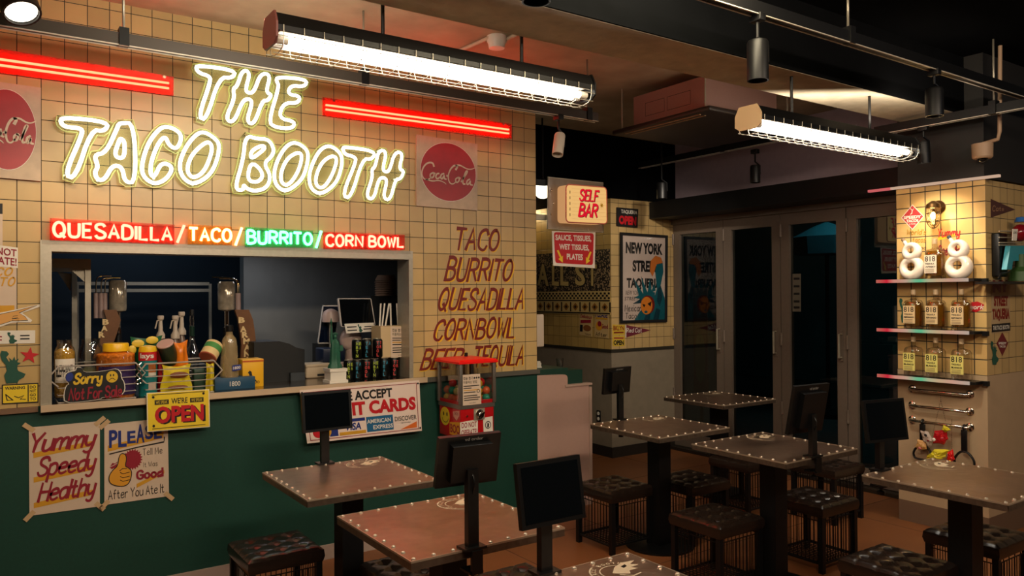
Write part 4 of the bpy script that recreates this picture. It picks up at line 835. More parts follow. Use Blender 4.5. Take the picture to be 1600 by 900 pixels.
# statue
p = cb(524, 597); p = V((p.x, p.y, ZT)); k = 1/ppm(p); t = thing('statue', 'small green statue with raised torch on a white plinth', 'statue', tuple(p)); z = lambda y: yc(p.y, 522, y).z-p.z
b = MB(); w = .058; b.box((p.x-w, p.y-w, ZT), (p.x+w, p.y+w, ZT+.016), M_WHITE); b.box((p.x-w*.86, p.y-w*.86, ZT+.016), (p.x+w*.86, p.y+w*.86, ZT+z(580)), M_WHITE); b.box((p.x-w*.95, p.y-w*.95, ZT+z(580)), (p.x+w*.95, p.y+w*.95, ZT+z(575)), M_WHITE); b.build('plinth', t)
MG = mat('patina_green', (22, 84, 62), .5, noise=.35, nscale=60); b = MB(); n = 24; prof = [(11, 575), (10.5, 571), (8.5, 568), (8, 560), (7.6, 550), (7.2, 543), (6.4, 537), (5.4, 533), (3, 531), (2, 529)]
vs = [p+V((r*k*(1+.09*math.sin(7*2*PI*j/n+.3*i))*math.cos(2*PI*j/n), .8*r*k*(1+.09*math.sin(7*2*PI*j/n+.3*i))*math.sin(2*PI*j/n), z(y))) for i, (r, y) in enumerate(prof) for j in range(n)]
b.add(vs, [(i*n+j, i*n+(j+1) % n, (i+1)*n+(j+1) % n, (i+1)*n+j) for i in range(len(prof)-1) for j in range(n)], MG, True)
b.ball(p+V((-.001, 0, z(526))), 3.3*k, MG, (1, 1, 1.25), 14)
b.tube([p+V((-5*k, 0, z(537))), p+V((-6.4*k, 0, z(528))), p+V((-6*k, 0, z(516))), p+V((-6.4*k, 0, z(510)))], [2.6*k, 2.2*k, 1.7*k, 1.3*k], MG, False, 10)
b.tube([p+V((4*k, 0, z(538))), p+V((7*k, -.005, z(545))), p+V((5*k, -.02, z(549)))], [2.6*k, 2.3*k, 1.6*k], MG, False, 10); b.build('figure', t)
b = MB(); b.lathe([(.6*k, z(511)), (1.2*k, z(505)), (2.2*k, z(503)), (1.2*k, z(501)), (.3*k, z(497))], p+V((-6.5*k, 0, 0)), MG, 10); b.build('torch', t)
b = MB()
for j in range(7): a = math.radians(20+140*j/6); c = p+V((-.001, 0, z(523.5))); b.tube([c+V((2.6*k*math.cos(a), 0, 2.2*k*math.sin(a))), c+V((6.2*k*math.cos(a), 0, 5*k*math.sin(a)))], [.8*k, .15*k], MG, False, 6)
b.build('crown', t); b = MB(); b.obox(p+V((8.3*k, -.015, z(544))), (2.6*k, 0, .6*k), (0, 1.0*k, 0), (-.8*k, 0, 4.4*k), MG); b.build('tablet', t)
# cans
def can(x, yb, yt, label, word, colr, z0=ZT, Yfix=None):
    p = az_(x, yb, z0) if Yfix is None else V((yc(Yfix, x, yb).x, Yfix, z0)); s = 1/ppm(p); r, h = .033, .125; t = thing('drink_can', label, 'can', tuple(p), 'black drink cans stacked by the till')
    b = MB(); b.lathe([(r*.8, 0), (r, .012), (r, h-.014), (r*.8, h-.002)], p, mat('black_can', (10, 14, 14), .3, .5), 20); b.build('can_body', t)
    b = MB(); b.lathe([(r*.82, h-.003), (r*.84, h), (r*.78, h), (r*.76, h-.004), (0, h-.004)], p, M_STEEL, 20); b.build('can_lid', t)
    b = MB(); mm = mat('can_ink_'+''.join(sorted(colr[0])), colr[1], .5)
    for cidx, wd in enumerate(word):
        for j, ch in enumerate(wd):
            vs, fs = tmesh(ch, .03); a0 = -125+34*cidx
            b.add([p+V((1.03*r*math.cos(a), 1.03*r*math.sin(a), h*(.86-.2*j-.16*(1-y_)))) for x_, y_ in vs for a in (math.radians(a0+24*x_),)], fs, mm)
    b.build('lettering', t); return p
CC = {'y': ('lime', (150, 170, 50)), 'b': ('cyan', (40, 130, 160)), 'r': ('coral', (196, 60, 60))}
wd = {'y': ('HBTN', 'EA'), 'b': ('TEAL', 'A'), 'r': ('TOOL', 'TR')}; nmx = {'y': 'lime', 'b': 'blue', 'r': 'red'}
for i, (x, c) in enumerate(zip((545, 558, 572, 585, 600, 616), 'ybryb'+'r')):
    can(x, 594-.3*i, 565, 'black drink can with %s lettering, bottom row, %s from the left' % (nmx[c], ('first', 'second', 'third', 'fourth', 'fifth', 'last')[i]), wd[c], CC[c], ZT, .12)
for i, (x, c) in enumerate(zip((558, 573, 590), 'ybr')):
    can(x, 560, 535, 'black drink can with %s lettering, top row of the stack' % nmx[c], wd[c], CC[c], ZT+.126, .12)
# straw holder, box with instructions, cups
p0 = yc(.1, 590, 560); p1 = yc(.1, 642, 560); Yb = .1
t = thing('straw_box', 'cream box of wrapped straws with a printed notice beside the right jamb', 'box', (p0.x, Yb, ZT))
b = MB(); b.box((yc(Yb, 595, 557).x, Yb, yc(Yb, 595, 559).z), (yc(Yb, 640, 557).x, Yb+.14, yc(Yb, 595, 510).z), mat('cream_card_box', (198, 172, 130), .6)); b.box((yc(Yb, 598, 590).x, Yb+.02, ZT), (yc(Yb, 636, 590).x, Yb+.12, yc(Yb, 595, 559).z), M_BLK); b.build('box_body', t)
def notice_kr(f, b):
    f.text(b, '캡슐 뽑기', (.08, .07, .6, .17), M_INK, .0015, .01); f.text(b, '이용하는 방법', (.08, .2, .8, .3), M_INK, .0015, .01)
    for x in (.68, .8, .92): f.disc(b, x, .12, .045, .035, M_INK, .0014)
    for y, x1 in ((.36, .92), (.43, .5), (.5, .94), (.57, .7), (.68, .8), (.75, .95), (.82, .85)): f.poly(b, [(.08, y), (x1, y), (x1, y+.028), (.08, y+.028)], M_OCH if y == .5 else M_INK, .0012)
    f.disc(b, .86, .56, .09, .055, M_INK, .0016); f.disc(b, .86, .56, .06, .035, M_PAPER, .002); f.text(b, 'THE TACO BOOTH', (.35, .92, .7, .955), M_INK, .0014)
f = yface((610, 510), (641, 511), (641, 557), (611, 559), Yb-.001); b = MB(); f.sheet(b, M_PAPER, .001); notice_kr(f, b); b.build('printed_notice', t)
for (x0, y0, x1, y1) in ((595, 474, 593, 512), (601, 474, 597, 510), (608, 474, 602, 510), (610, 474, 611, 510), (620, 474, 622, 510)):
    b = MB(); b.tube([yc(Yb+.07, x1, y1), yc(Yb+.07, x0, y0)], .0055, M_WHITE); b.build('straw', t)
b = MB(); q, e = yc(.62, 580, 600), yc(.62, 640, 462); b.box((q.x, .62, ZT), (e.x, .9, e.z), mat('dark_cabinet', (16, 22, 28), .4)); b.single('cup_cabinet', 'dark cabinet behind the straw box', 'cabinet'); zc = e.z
b = MB(); p = yc(.75, 603, 460); s = 1/ppm(p); z1 = yc(.75, 603, 430).z
for k in range(7): z = zc+.016*k; b.lathe([(17*s, z-p.z), (17.6*s, z-p.z+.004), (14.5*s, z-p.z+.016)], p, mat('kraft_cup', (150, 120, 96), .6), 22)
b.lathe([(17*s, zc-p.z+.112), (13*s, z1-p.z), (0, z1-p.z)], p, MATS['kraft_cup'], 22); b.single('cup_stack', 'upturned stack of kraft paper cups on the dark cabinet', 'cups')

# gumball machine
X0, X1, YA, YB, ZB, ZM, ZTp = -.825, -.582, -.33, -.062, .672, .905, 1.135
t = thing('gumball_machine', 'red capsule gumball machine on a thin pole by the green wall', 'gumball machine', (-.703, -.196, 0))
MRD = mat('glossy_red', (176, 16, 22), .25, coat=.3); MAL = mat('grey_aluminium', (140, 134, 126), .35, .8)
b = MB(); b.rbox((X0, YA, ZB), (X1, YB, ZM), MRD, .006); bd = b.build('body', t)
zc = ay_(720, 640, YA).z
b = MB(); b.box((X0-.004, YA-.004, zc-.0), (X1+.004, YB+.004, zc+.026), MAL); b.build('collar', t)
for x in (X0, X1):
    for y in (YA, YB): b = MB(); b.rbox((x-.011, y-.011, zc+.026), (x+.011, y+.011, ZTp), MAL, .003); b.build('corner_post', t)
b = MB()
b.box((X0+.01, YA-.002, zc+.026), (X1-.01, YA+.001, ZTp), M_ACRYL); b.box((X0-.002, YA+.01, zc+.026), (X0+.001, YB-.01, ZTp), M_ACRYL); b.box((X1-.001, YA+.01, zc+.026), (X1+.002, YB-.01, ZTp), M_ACRYL); b.build('clear_panel', t)
b = MB(); vs = []; o = .02
P = [(X0-o, YA-o), (X1+o, YA-o), (X1+o, YB+o), (X0-o, YB+o)]; cxm, cym = (X0+X1)/2, (YA+YB)/2
for z, k in ((ZTp, 1), (ZTp+.012, 1), (ZTp+.024, .9), (ZTp+.034, .3)): vs += [V((cxm+(x-cxm)*k, cym+(y-cym)*k, z)) for x, y in P]
b.add(vs, [(3, 2, 1, 0), (12, 13, 14, 15)]+[(4*i+j, 4*i+(j+1) % 4, 4*i+4+(j+1) % 4, 4*i+4+j) for i in range(3) for j in range(4)], mat('bright_red_lid', (226, 22, 20), .3)); b.build('lid', t)
b = MB(); b.lathe([(.011, .03), (.011, .055), (.007, .058), (0, .058)], (cxm, cym, ZTp), M_BLK, 12); b.build('lock', t)
b = MB(); b.lathe([(.018, .02), (.018, ZB)], (cxm, cym, 0), M_STEEL, 12); b.build('pole', t); b = MB(); b.lathe([(.16, 0), (.16, .012), (.05, .03), (.02, .04)], (cxm, cym, 0), M_BLACK, 24); b.build('base', t)
f = Face((X0, YA-.0005, zc), (X1, YA-.0005, zc), (X1, YA-.0005, ZB), (X0, YA-.0005, ZB), NY); fl = Face((X0-.0005, YB, zc), (X0-.0005, YA, zc), (X0-.0005, YA, ZB), (X0-.0005, YB, ZB), NX)
b = MB(); f.poly(b, [(.38, .02), (.7, .02), (.7, .4), (.38, .4)], M_STEEL, 0, .006); c = f(.54, .21, .006); b.lathe([(.03, 0), (.03, .008), (.012, .012), (.012, .022)], c, M_CHROME, 20, NY); b.obox(c+V((0, -.022, 0)), (.022, 0, .012), (0, .004, 0), (-.002, 0, .006), M_CHROME); b.build('coin_crank', bd)
b = MB(); b.lathe([(.006, 0), (.006, .006)], f(.18, .24), M_CHROME, 10, NY); b.build('key_lock', bd)
b = MB(); f.poly(b, [(-.02, .42), (.5, .38), (.5, .9), (-.02, .94)], M_WHITE, 0, .0012); f.text(b, 'DO NOT', (.02, .44, .47, .62), M_CRIM, .0016, .02); f.text(b, 'OPERATE!', (.01, .68, .48, .87), M_CRIM, .0016, .02); b.build('sticker', bd, label='white DO NOT OPERATE sticker')
b = MB(); f.poly(b, [(.66, .36), (.95, .33), (.96, .84), (.68, .88)], M_WHITE, 0, .001); f.disc(b, .81, .61, .09, .13, M_INK, .001); f.disc(b, .81, .61, .07, .1, M_WHITE, .0014); f.poly(b, [(.79, .53), (.84, .57), (.83, .69), (.78, .69)], M_INK, .002); b.build('sticker', bd, label='white sticker with a round black emblem')
b = MB(); fl.disc(b, .28, .34, .22, .31, mat('smiley_yellow', (200, 178, 40), .4), 0, .001, 40); [fl.disc(b, x, .26, .025, .07, M_INK, .0012) for x in (.22, .38)]; fl.line(b, arc(.3, .38, .14, .16, 10, 170, 14), .004, M_INK, .0016); b.build('sticker', bd, label='yellow smiley sticker')
b = MB(); fl.poly(b, [(.66, .12), (.94, .06), (.94, .22), (.82, .4), (.68, .28)], mat('pale_badge', (208, 150, 130), .4), 0, .001); fl.text(b, 'TACO', (.71, .12, .9, .22), M_CRIM, .0014, .02); b.build('sticker', bd, label='pale badge sticker')
b = MB(); fl.poly(b, [(.5, .5), (1, .42), (1, .94), (.5, .9)], M_OCH, 0, .001); fl.text(b, 'BOO', (.53, .54, .97, .84), M_CRIM, .0014, .03); b.build('sticker', bd, label='orange lettered sticker')
b = MB(); q = Face(ay_(721, 586, YA-.006), ay_(750, 584, YA-.006), ay_(752, 631, YA-.006), ay_(723, 634, YA-.006), NY); q.sheet(b, M_PAPER, .001); notice_kr(q, b); b.build('printed_notice', t)
COLS = [('red', (190, 26, 26)), ('mustard', (206, 160, 44)), ('yellow', (214, 190, 50)), ('green', (20, 130, 100)), ('orange', (206, 90, 40)), ('pale yellow', (210, 200, 120))]
rnd = random.Random(3); lay = []
R = .0265; zb = zc+.026
for lvl in range(3):
    for i in range(4):
        for j in range(4):
            if lvl == 2 and (i+j) % 2: continue
            if lvl == 2 and i == 1: continue
            lay.append((X0+.032+i*.058+.004*lvl, YA+.034+j*.062+.004*lvl, zb+R+lvl*.046))
for n_, (x, y, z) in enumerate(lay):
    cn, c = COLS[rnd.randrange(6)]; b = MB(); b.ball((x, y, z), R, mat('gumball_'+cn.replace(' ', '_'), c, .2, coat=.5), seg=14)
    b.single('gumball', 'round %s capsule ball inside the gumball machine' % cn, 'capsule ball', cn+' balls in the gumball machine')

# ------------------------------------------------------------------ self-service corner
t = thing('partition_panel', 'pinkish low partition panel with a stepped top at the end of the counter', 'partition', (.22, .03, 0))
b = MB(); P = [(.0, .0, 0), (.475, .0, 0), (.475, .0, .893), (.275, .0, .893)]+[(.275-.025+.025*math.cos(math.radians(a)), 0, .945+.03*math.sin(math.radians(a))) for a in range(0, 91, 15)]+[(.0, .0, .985)]
b.prism([V(q) for q in P], (0, .03, 0), mat('pinkish_board', (176, 142, 128), .6, noise=.05, nscale=40)); b.build('panel', t)
b = MB(); b.box((.475, -.006, 0), (.5, .04, .87), mat('pinkish_edge', (176, 148, 132), .6)); b.build('edge_post', t)
b = MB(); b.box((.25, -.01, .885), (.5, .05, .9), MATS['pinkish_edge']); b.build('ledge', t)
b = MB(); b.box((.012, .032, 0), (.44, .6, 1.0), mat('dark_green_laminate', (14, 54, 42), .5)); b.box((.0, .03, 1.0), (.3, .62, 1.02), MATS['dark_green_laminate']); b.single('side_counter', 'dark green self-service counter behind the pinkish partition', 'counter')
p = V((.1, .2, 1.02)); b = MB()
for k in range(7): b.rbox((p.x-.05+rnd.uniform(-.008, .008), p.y-.05, p.z+.007*k), (p.x+.05+rnd.uniform(-.008, .008), p.y+.05, p.z+.007*k+.006), M_WHITE, .002, 1)
b.single('napkin_stack', 'small ragged stack of white napkins on the green counter', 'napkins')
b = MB(); b.lathe([(.022, 0), (.03, .075), (.027, .075), (.02, .004), (0, .004)], (.36, .2, 1.0), M_GLASS, 18); b.single('glass_cup', 'small clear cup on the green counter beside the napkins', 'cup')
b = MB(); q0, q1 = ay_(838, 542, .17), ay_(846, 491, .17); b.rbox((-.02, .15, q0.z), (q1.x+.01, .175, q1.z), mat('white_board_edge', (208, 190, 170), .5), .008); b.single('menu_board', 'white rounded board edge sticking out behind the end of the tiled wall', 'board')
# light box sign
t = thing('lightbox_sign', 'lit cream SELF BAR light box on a steel plate at the wall end', 'sign', (.43, .05, 2.09))
Yf = -.03; f = yface((884, 288), (947, 293), (948, 350), (884, 347), Yf); D = .1
def rrect(f, r, h=0, n=5):
    w, H = f.W, f.H; pts = []
    for cx, cy, a0 in ((w-r, r, -90), (w-r, H-r, 0), (r, H-r, 90), (r, r, 180)):
        pts += [((cx+r*math.cos(math.radians(a0+90*i/n)))/w, (cy+r*math.sin(math.radians(a0+90*i/n)))/H) for i in range(n+1)]
    return [f(a, c, h) for a, c in pts]
b = MB(); b.prism(rrect(f, .03), (0, D, 0), emis('lit_cream_side', (1, .5, .2), .55)); b.build('lit_box', t, label='glowing cream box')
b = MB(); b.prism(rrect(f, .028, .0005), (0, -.004, 0), emis('lit_cream_face', (1, .58, .2), .82)); b.build('lit_face', t)
b = MB(); rr = rrect(f, .03, .003); b.tube(rr, .005, mat('pink_box_rim', (226, 120, 100), .4), True, 6); b.build('rim', t)
b = MB()
for k in range(9): f.poly(b, [(.14, .1+.1*k), (.99, .1+.1*k), (.99, .103+.1*k), (.14, .103+.1*k)], mat('panel_groove', (220, 160, 90), .5), .0046, .0003)
for k in range(5): f.poly(b, [(.085, .16+.15*k), (.1, .16+.15*k), (.1, .24+.15*k), (.085, .24+.15*k)], M_INK, .0046, .0003)
b.build('panel_lines', t)
b = MB(); s_ = [(.58, .012, M_INK, .0052), (.56, 0, emis('lit_red_letter', (.85, .01, .03), .8), .0064)]
for x, d, m_, h in s_:
    f.strokes(b, 'SELF', (.32+d, .12+d, .8+d, .4+d), m_, 2.3, 1.6, h, .22, gap=1.9); f.strokes(b, 'BAR', (.3+d, .5+d, .76+d, .82+d), m_, 2.5, 1.7, h, .22, gap=1.9)
b.build('lettering', t, label='red brush lettering with black shadow')
b = MB(); f.poly(b, [(.87+.06*(1 if k % 2 == 0 else .35)*math.cos(PI*k/8), .5+.09*(1 if k % 2 == 0 else .35)*math.sin(PI*k/8)) for k in range(16)], mat('star_yellow', (226, 170, 20), .5), .005); b.build('star', t)
fp = yface((856, 277), (942, 286), (942, 363), (855, 357), Yf+D+.002); b = MB(); fp.sheet(b, mat('hammered_steel', (150, 136, 122), .3, .6, bump=.6, nscale=14), .004); b.build('steel_plate', t)
b = MB(); pr_ = [fp(*q, -.0) for q in ((0, 0), (1, 0), (1, 1), (0, 1))]; b.tube(pr_, .006, M_STEEL, True, 6); b.build('plate_frame', t)
b = MB(); q = fp(0, .78); b.box((0.002, .09, q.z-.02), (q.x+.01, .12, q.z+.02), M_STEEL); q2 = fp(0, .1); b.box((0.002, .09, q2.z-.02), (q2.x+.01, .12, q2.z+.02), M_BLACK); b.build('bracket', t)
for (a, c) in ((.06, .25), (.06, .72), (.1, .5)): b = MB(); b.ball(fp(a, c, .004), .009, M_CHROME, (1, .6, 1), 10); b.build('bolt', t)
f = yface((862, 361), (930, 363), (929, 419), (864, 415), .06)
notice('self_bar_notice', 'red SAUCE TISSUES PLATES board with white border below the light box', 'sign', f, lambda b: (b.prism([q+V((0, -.0032, 0)) for q in rrect(Face(f(.04, .03), f(.96, .03), f(.95, .92), f(.05, .92), NY), .02)], (0, -.0006, 0), M_RED),
    f.text(b, 'SAUCE, TISSUES,', (.07, .1, .9, .29), M_WHITE, .0045, .035), f.text(b, 'WET TISSUES,', (.15, .36, .85, .55), M_WHITE, .0045, .035), f.text(b, 'PLATES', (.32, .63, .7, .8), M_WHITE, .0045, .035),
    [f.poly(b, [(x+s*a, y) for a, y in ((-.01, .56), (.03, .54), (.1, .74), (.125, .7), (.12, .9), (.02, .8), (.06, .77))], M_YEL, .005) for x, s in ((.1, 1), (.9, -1))]), M_WHITE, .003)
for a in (.15, .85): b = MB(); q = f(a, .02, .0); b.tube([q, V((q.x, .08, 2.08))], .003, M_STEEL, False, 6); b.build('hanger', bpy.data.objects['self_bar_notice'])
# globe lamp in the alcove
p = V((1.12, 1.55, 2.47)); q = ax_(845, 297, 1.69)
lp = CAM+ray(848, 297)*6.6; t = thing('globe_lamp', 'round white globe lamp glowing behind the steel plate', 'lamp', (lp.x, lp.y, lp.z-.06))
b = MB(); b.ball(lp, .075, emis('globe_glow', (1, .86, .6), 3.0), seg=20); b.build('globe', t)
b = MB(); b.lathe([(.03, .055), (.034, .08), (.01, .1), (.008, 3.07-lp.z)], lp, M_BLACK, 14); b.build('stem', t)
# mosaic frieze on the alcove wall
M_MOS = mat('mosaic_dark', (36, 30, 24), .5, noise=.4, nscale=60); M_MOSL = mat('mosaic_cream', (196, 168, 104), .5)
fx = Face((1.689, 2.45, 1.99), (1.689, YP+.01, 1.99), (1.689, YP+.01, 1.36), (1.689, 2.45, 1.36), NX)
t = thing('mosaic_frieze', 'dark mosaic frieze lettered WALL ST with a diamond border', 'mosaic', tuple(fx(.5, 1)))
def cell_mat(name, a, c_, sc):
    if name in MATS: return MATS[name]
    m = mat(name, a, .45); nt = m.node_tree; v = nt.nodes.new('ShaderNodeTexVoronoi'); v.inputs['Scale'].default_value = sc; g = nt.nodes.new('ShaderNodeNewGeometry'); nt.links.new(g.outputs['Position'], v.inputs['Vector'])
    r = nt.nodes.new('ShaderNodeValToRGB'); r.color_ramp.interpolation = 'CONSTANT'; r.color_ramp.elements[0].color = (*lin(a), 1); e = r.color_ramp.elements[1]; e.position = .6; e.color = (*lin(c_), 1)
    s = nt.nodes.new('ShaderNodeSeparateColor'); nt.links.new(v.outputs['Color'], s.inputs[0]); nt.links.new(s.outputs[0], r.inputs[0]); nt.links.new(r.outputs[0], nt.nodes['Principled BSDF'].inputs['Base Color']); return m
b = MB(); fx.sheet(b, cell_mat('mosaic_chips', (34, 28, 24), (150, 126, 92), 75), .004, (0, 0, 1, .64)); b.build('mosaic_field', t)
b = MB()
for ch, x0, x1 in (('A', 840, 858), ('L', 863, 874), ('L', 876, 889), ('S', 899, 915), ('T', 919, 933)): q = xface((x0, 412), (x1, 413), (x1, 447), (x0, 446), 1.689); q.n = V(NX); q.text(b, ch, (-.08, -.03, 1.08, 1.03), M_INK, .0045, .05); q.text(b, ch, (0, 0, 1, 1), M_MOSL, .0055, .03)
b.build('lettering', t, label='cream mosaic lettering')
b = MB(); fx.sheet(b, M_MOSL, .004, (0, .64, 1, 1))
for k in range(46):
    for j in range(3):
        if (k+j) % 2: a = k/46; fx.poly(b, [(a, .66+.036*j), (a+1/46, .66+.036*j), (a+1/46, .69+.036*j), (a, .69+.036*j)], M_INK, .0045)
for y in (.775, .97): fx.poly(b, [(0, y), (1, y), (1, y+.02), (0, y+.02)], M_MOS, .0045)
for k in range(9):
    a = (k+.5)/9; w = .035; fx.poly(b, [(a-w, .885), (a, .82), (a+w, .885), (a, .95)], mat('mosaic_ochre', (150, 100, 40), .5), .0045); fx.poly(b, [(a-w*.45, .885), (a, .855), (a+w*.45, .885), (a, .915)], M_MOS, .0054); fx.poly(b, [(a+.048, .81), (a+.062, .81), (a+.062, .96), (a+.048, .96)], M_MOS, .0045)
b.build('border', t)
# posters on the alcove wall
def xposter(c, label, draw, base=M_PAPER, th=.0015, name='poster', cat='poster', group=None):
    f = xface(*c, 1.69-.001); f.n = V(NX); b = MB(); f.sheet(b, base, th); draw(f, b); return b.single(name, label, cat, group)
def please(f, b):
    f.text(b, 'PLEASE', (.06, .05, .94, .26), M_NAVY, .003, .02); f.poly(b, [(.06, .28), (.94, .26), (.94, .32), (.06, .34)], M_OCH, .002); f.disc(b, .32, .58, .24, .17, mat('mustard_ink', (214, 150, 36), .6), .002)
    f.disc(b, .36, .5, .14, .1, M_CRIM, .003); f.strokes(b, 'Good', (.55, .5, .95, .64), M_CRIM, 2, 2, .003); f.strokes(b, 'After', (.1, .82, .9, .95), M_INK, 1.2, 1.2, .003)
xposter(((930, 484), (951, 486), (951, 529), (929, 526)), 'small PLEASE thumbs-up poster at the alcove corner', please, mat('tan_paper', (196, 164, 108), .7))
def delic(f, b):
    f.strokes(b, "World's", (.1, .04, .8, .16), M_OCH, 1.6, 1.6, .002, .2); f.strokes(b, 'Delicious', (.08, .2, .95, .32), M_CRIM, 1.8, 1.8, .002, .2); f.poly(b, [(.1, .42), (.9, .36), (.9, .48), (.1, .54)], M_CRIM, .002)
    f.disc(b, .62, .7, .3, .12, mat('taco_brown', (130, 76, 30), .6), .002); f.poly(b, [(.06, .6), (.28, .6), (.28, .86), (.06, .86)], M_INK, .002); f.strokes(b, 'taco', (.5, .88, .9, .96), M_INK, 1.2, 1.2, .002)
xposter(((906, 483), (926, 485), (925, 526), (905, 523)), 'small tan poster with red lettering and a drawn taco, left of the PLEASE poster', delic, MATS['tan_paper'])
# pillar front: signs
def yp(c, d=.0): return yface(*c, YP-.008-d)
f = yp(((963, 324), (996, 327), (995, 356), (963, 353)))
notice('taqueria_sign', 'small black TAQUERIA sign with red OPEN above the big poster', 'sign', f, lambda b: (f.text(b, 'TAQUERIA', (.18, .1, .95, .33), M_WHITE, .013, .02), f.text(b, 'OPEN', (.08, .42, .92, .9), M_RED, .013, .06)), M_INK, .012)
f = yp(((968, 363), (1042, 368), (1041, 503), (968, 505))); t = thing('framed_poster', 'black-framed NEW YORK STREET TAQUERIA poster with a masked statue', 'poster', tuple(f(.5, 1)))
b = MB(); f.sheet(b, mat('poster_pink_white', (206, 186, 174), .5), .004, (.03, .02, .97, .98))
for w_, bx in (('NEW YORK', (.12, .1, .9, .23)), ('STREET', (.26, .3, .8, .43)), ('TAQUERIA', (.14, .5, .86, .63))): f.text(b, w_, bx, M_INK, .005, .05)
for a0, y0, a1, y1, w_ in ((.12, .64, .42, .69, 'NEW YORK'), (.1, .71, .38, .75, 'STREET')): f.text(b, w_, (a0, y0, a1, y1), M_INK, .005, 0, .2)
f.strokes(b, 'Mexican', (.1, .8, .45, .87), M_INK, 1.3, 1.3, .005, .1); f.strokes(b, 'Tacos', (.12, .89, .4, .95), M_INK, 1.3, 1.3, .005, .1)
MT2, MT3 = mat('poster_teal', (10, 92, 104), .5), mat('poster_teal_dark', (8, 56, 70), .5)
f.poly(b, [(.3, .97), (.42, .87), (.56, .82), (.62, .74), (.72, .72), (.78, .62), (.74, .42), (.78, .32), (.9, .3), (.92, .42), (.86, .58), (.95, .72), (.96, .97)], MT2, .0055)
f.poly(b, [(.8, .62), (.86, .58), (.9, .72), (.84, .82), (.78, .76)], MT3, .0062); f.poly(b, [(.7, .97), (.76, .84), (.86, .86), (.82, .97)], MT3, .0062); f.poly(b, [(.56, .88), (.66, .84), (.62, .97), (.5, .97)], MT3, .0062)
for k, (x, y) in enumerate(((.28, .5), (.44, .48), (.62, .5), (.72, .56))): bx = .46+.08*k; f.poly(b, [(bx-.05, .72-.02*k), (x, y), (bx+.05, .70-.02*k)], MT2, .006+.0001*k)
f.poly(b, [(.3, .72), (.46, .67), (.46, .74)], MT2, .0058); f.poly(b, [(.26, .79), (.46, .72), (.46, .78)], MT3, .0056)
f.poly(b, [(.42, .72), (.66, .65), (.74, .66), (.72, .74), (.46, .79)], MT2, .0064); f.poly(b, arc(.58, .8, .15, .105, 0, 360, 24)[:-1], M_DRED, .0066); f.poly(b, arc(.555, .81, .125, .1, 0, 360, 24)[:-1], mat('mask_orange', (222, 132, 40), .5), .0074)
f.poly(b, [(.46, .79), (.53, .8), (.5, .83)], M_INK, .0082); f.poly(b, [(.57, .79), (.66, .76), (.64, .82)], M_INK, .0082); f.disc(b, .54, .88, .035, .014, MT2, .0082)
f.poly(b, [(.62, .42), (.64, .3), (.74, .24), (.86, .26), (.9, .32), (.82, .33), (.76, .34), (.72, .42), (.68, .48)], mat('taco_orange', (206, 116, 44), .5), .0084); b.build('print', t)
b = MB()
for bx in ((0, 0, 1, .03), (0, .97, 1, 1), (0, .03, .045, .97), (.955, .03, 1, .97)): f.sheet(b, M_INK, .016, bx)
b.build('frame', t); b = MB(); f.sheet(b, clear('poster_glazing', (.98, .98, .98), .03), .001, (.045, .03, .955, .97), .01); b.build('glazing', t)
f = yp(((957, 507), (976, 508), (976, 523), (957, 524)), -.007); notice('sticker', 'yellow BKLYN sticker under the framed poster', 'sticker', f, lambda b: (f.text(b, 'BKLYN', (.06, .1, .94, .55), M_DRED, .002, .03), f.poly(b, [(.1, .68), (.9, .68), (.9, .82), (.1, .82)], M_DRED, .002)), mat('old_yellow', (200, 168, 50), .6), .001)
f = yp(((957, 525), (976, 525), (976, 541), (957, 541)), -.007); notice('sticker', 'yellow OPEN sticker below the BKLYN sticker', 'sticker', f, lambda b: (f.text(b, 'OPEN', (.08, .42, .92, .88), M_INK, .002, .05), f.poly(b, [(.1, .14), (.9, .14), (.9, .26), (.1, .26)], M_CRIM, .002)), MATS['old_yellow'], .001)
f = yp(((977, 507), (1017, 507), (1017, 528), (977, 528)), -.007); b = MB(); f.poly(b, [(0, .02), (1, .42), (0, .98)], mat('maroon_felt', (104, 26, 44), .7), 0, .002); f.strokes(b, 'Red Cat', (.04, .28, .62, .58), M_WHITE, 1.5, 1.5, .0022, .15); f.poly(b, [(0, .02), (.03, .02), (.03, .98), (0, .98)], M_WHITE, .0021); b.single('pennant', 'maroon pennant with white script under the framed poster', 'pennant')
b = MB(); q = ax_(936, 650, 1.69); b.rbox((1.682, q.y-.028, q.z-.055), (1.69, q.y+.028, q.z+.055), M_BLK, .004)
for dz in (-.025, .025): b.lathe([(.017, 0), (.017, .003)], (1.682, q.y, q.z+dz), M_WHITE, 16, NX)
b.single('wall_outlet', 'black double wall outlet low on the pillar side', 'outlet')

# ------------------------------------------------------------------ the column: shelves, bottles, lamp, bars
def xp(tl, tr, br, bl, d=.0):
    f = xface(tl, tr, br, bl, XR-.0015-d); f.n = V(NX); return f
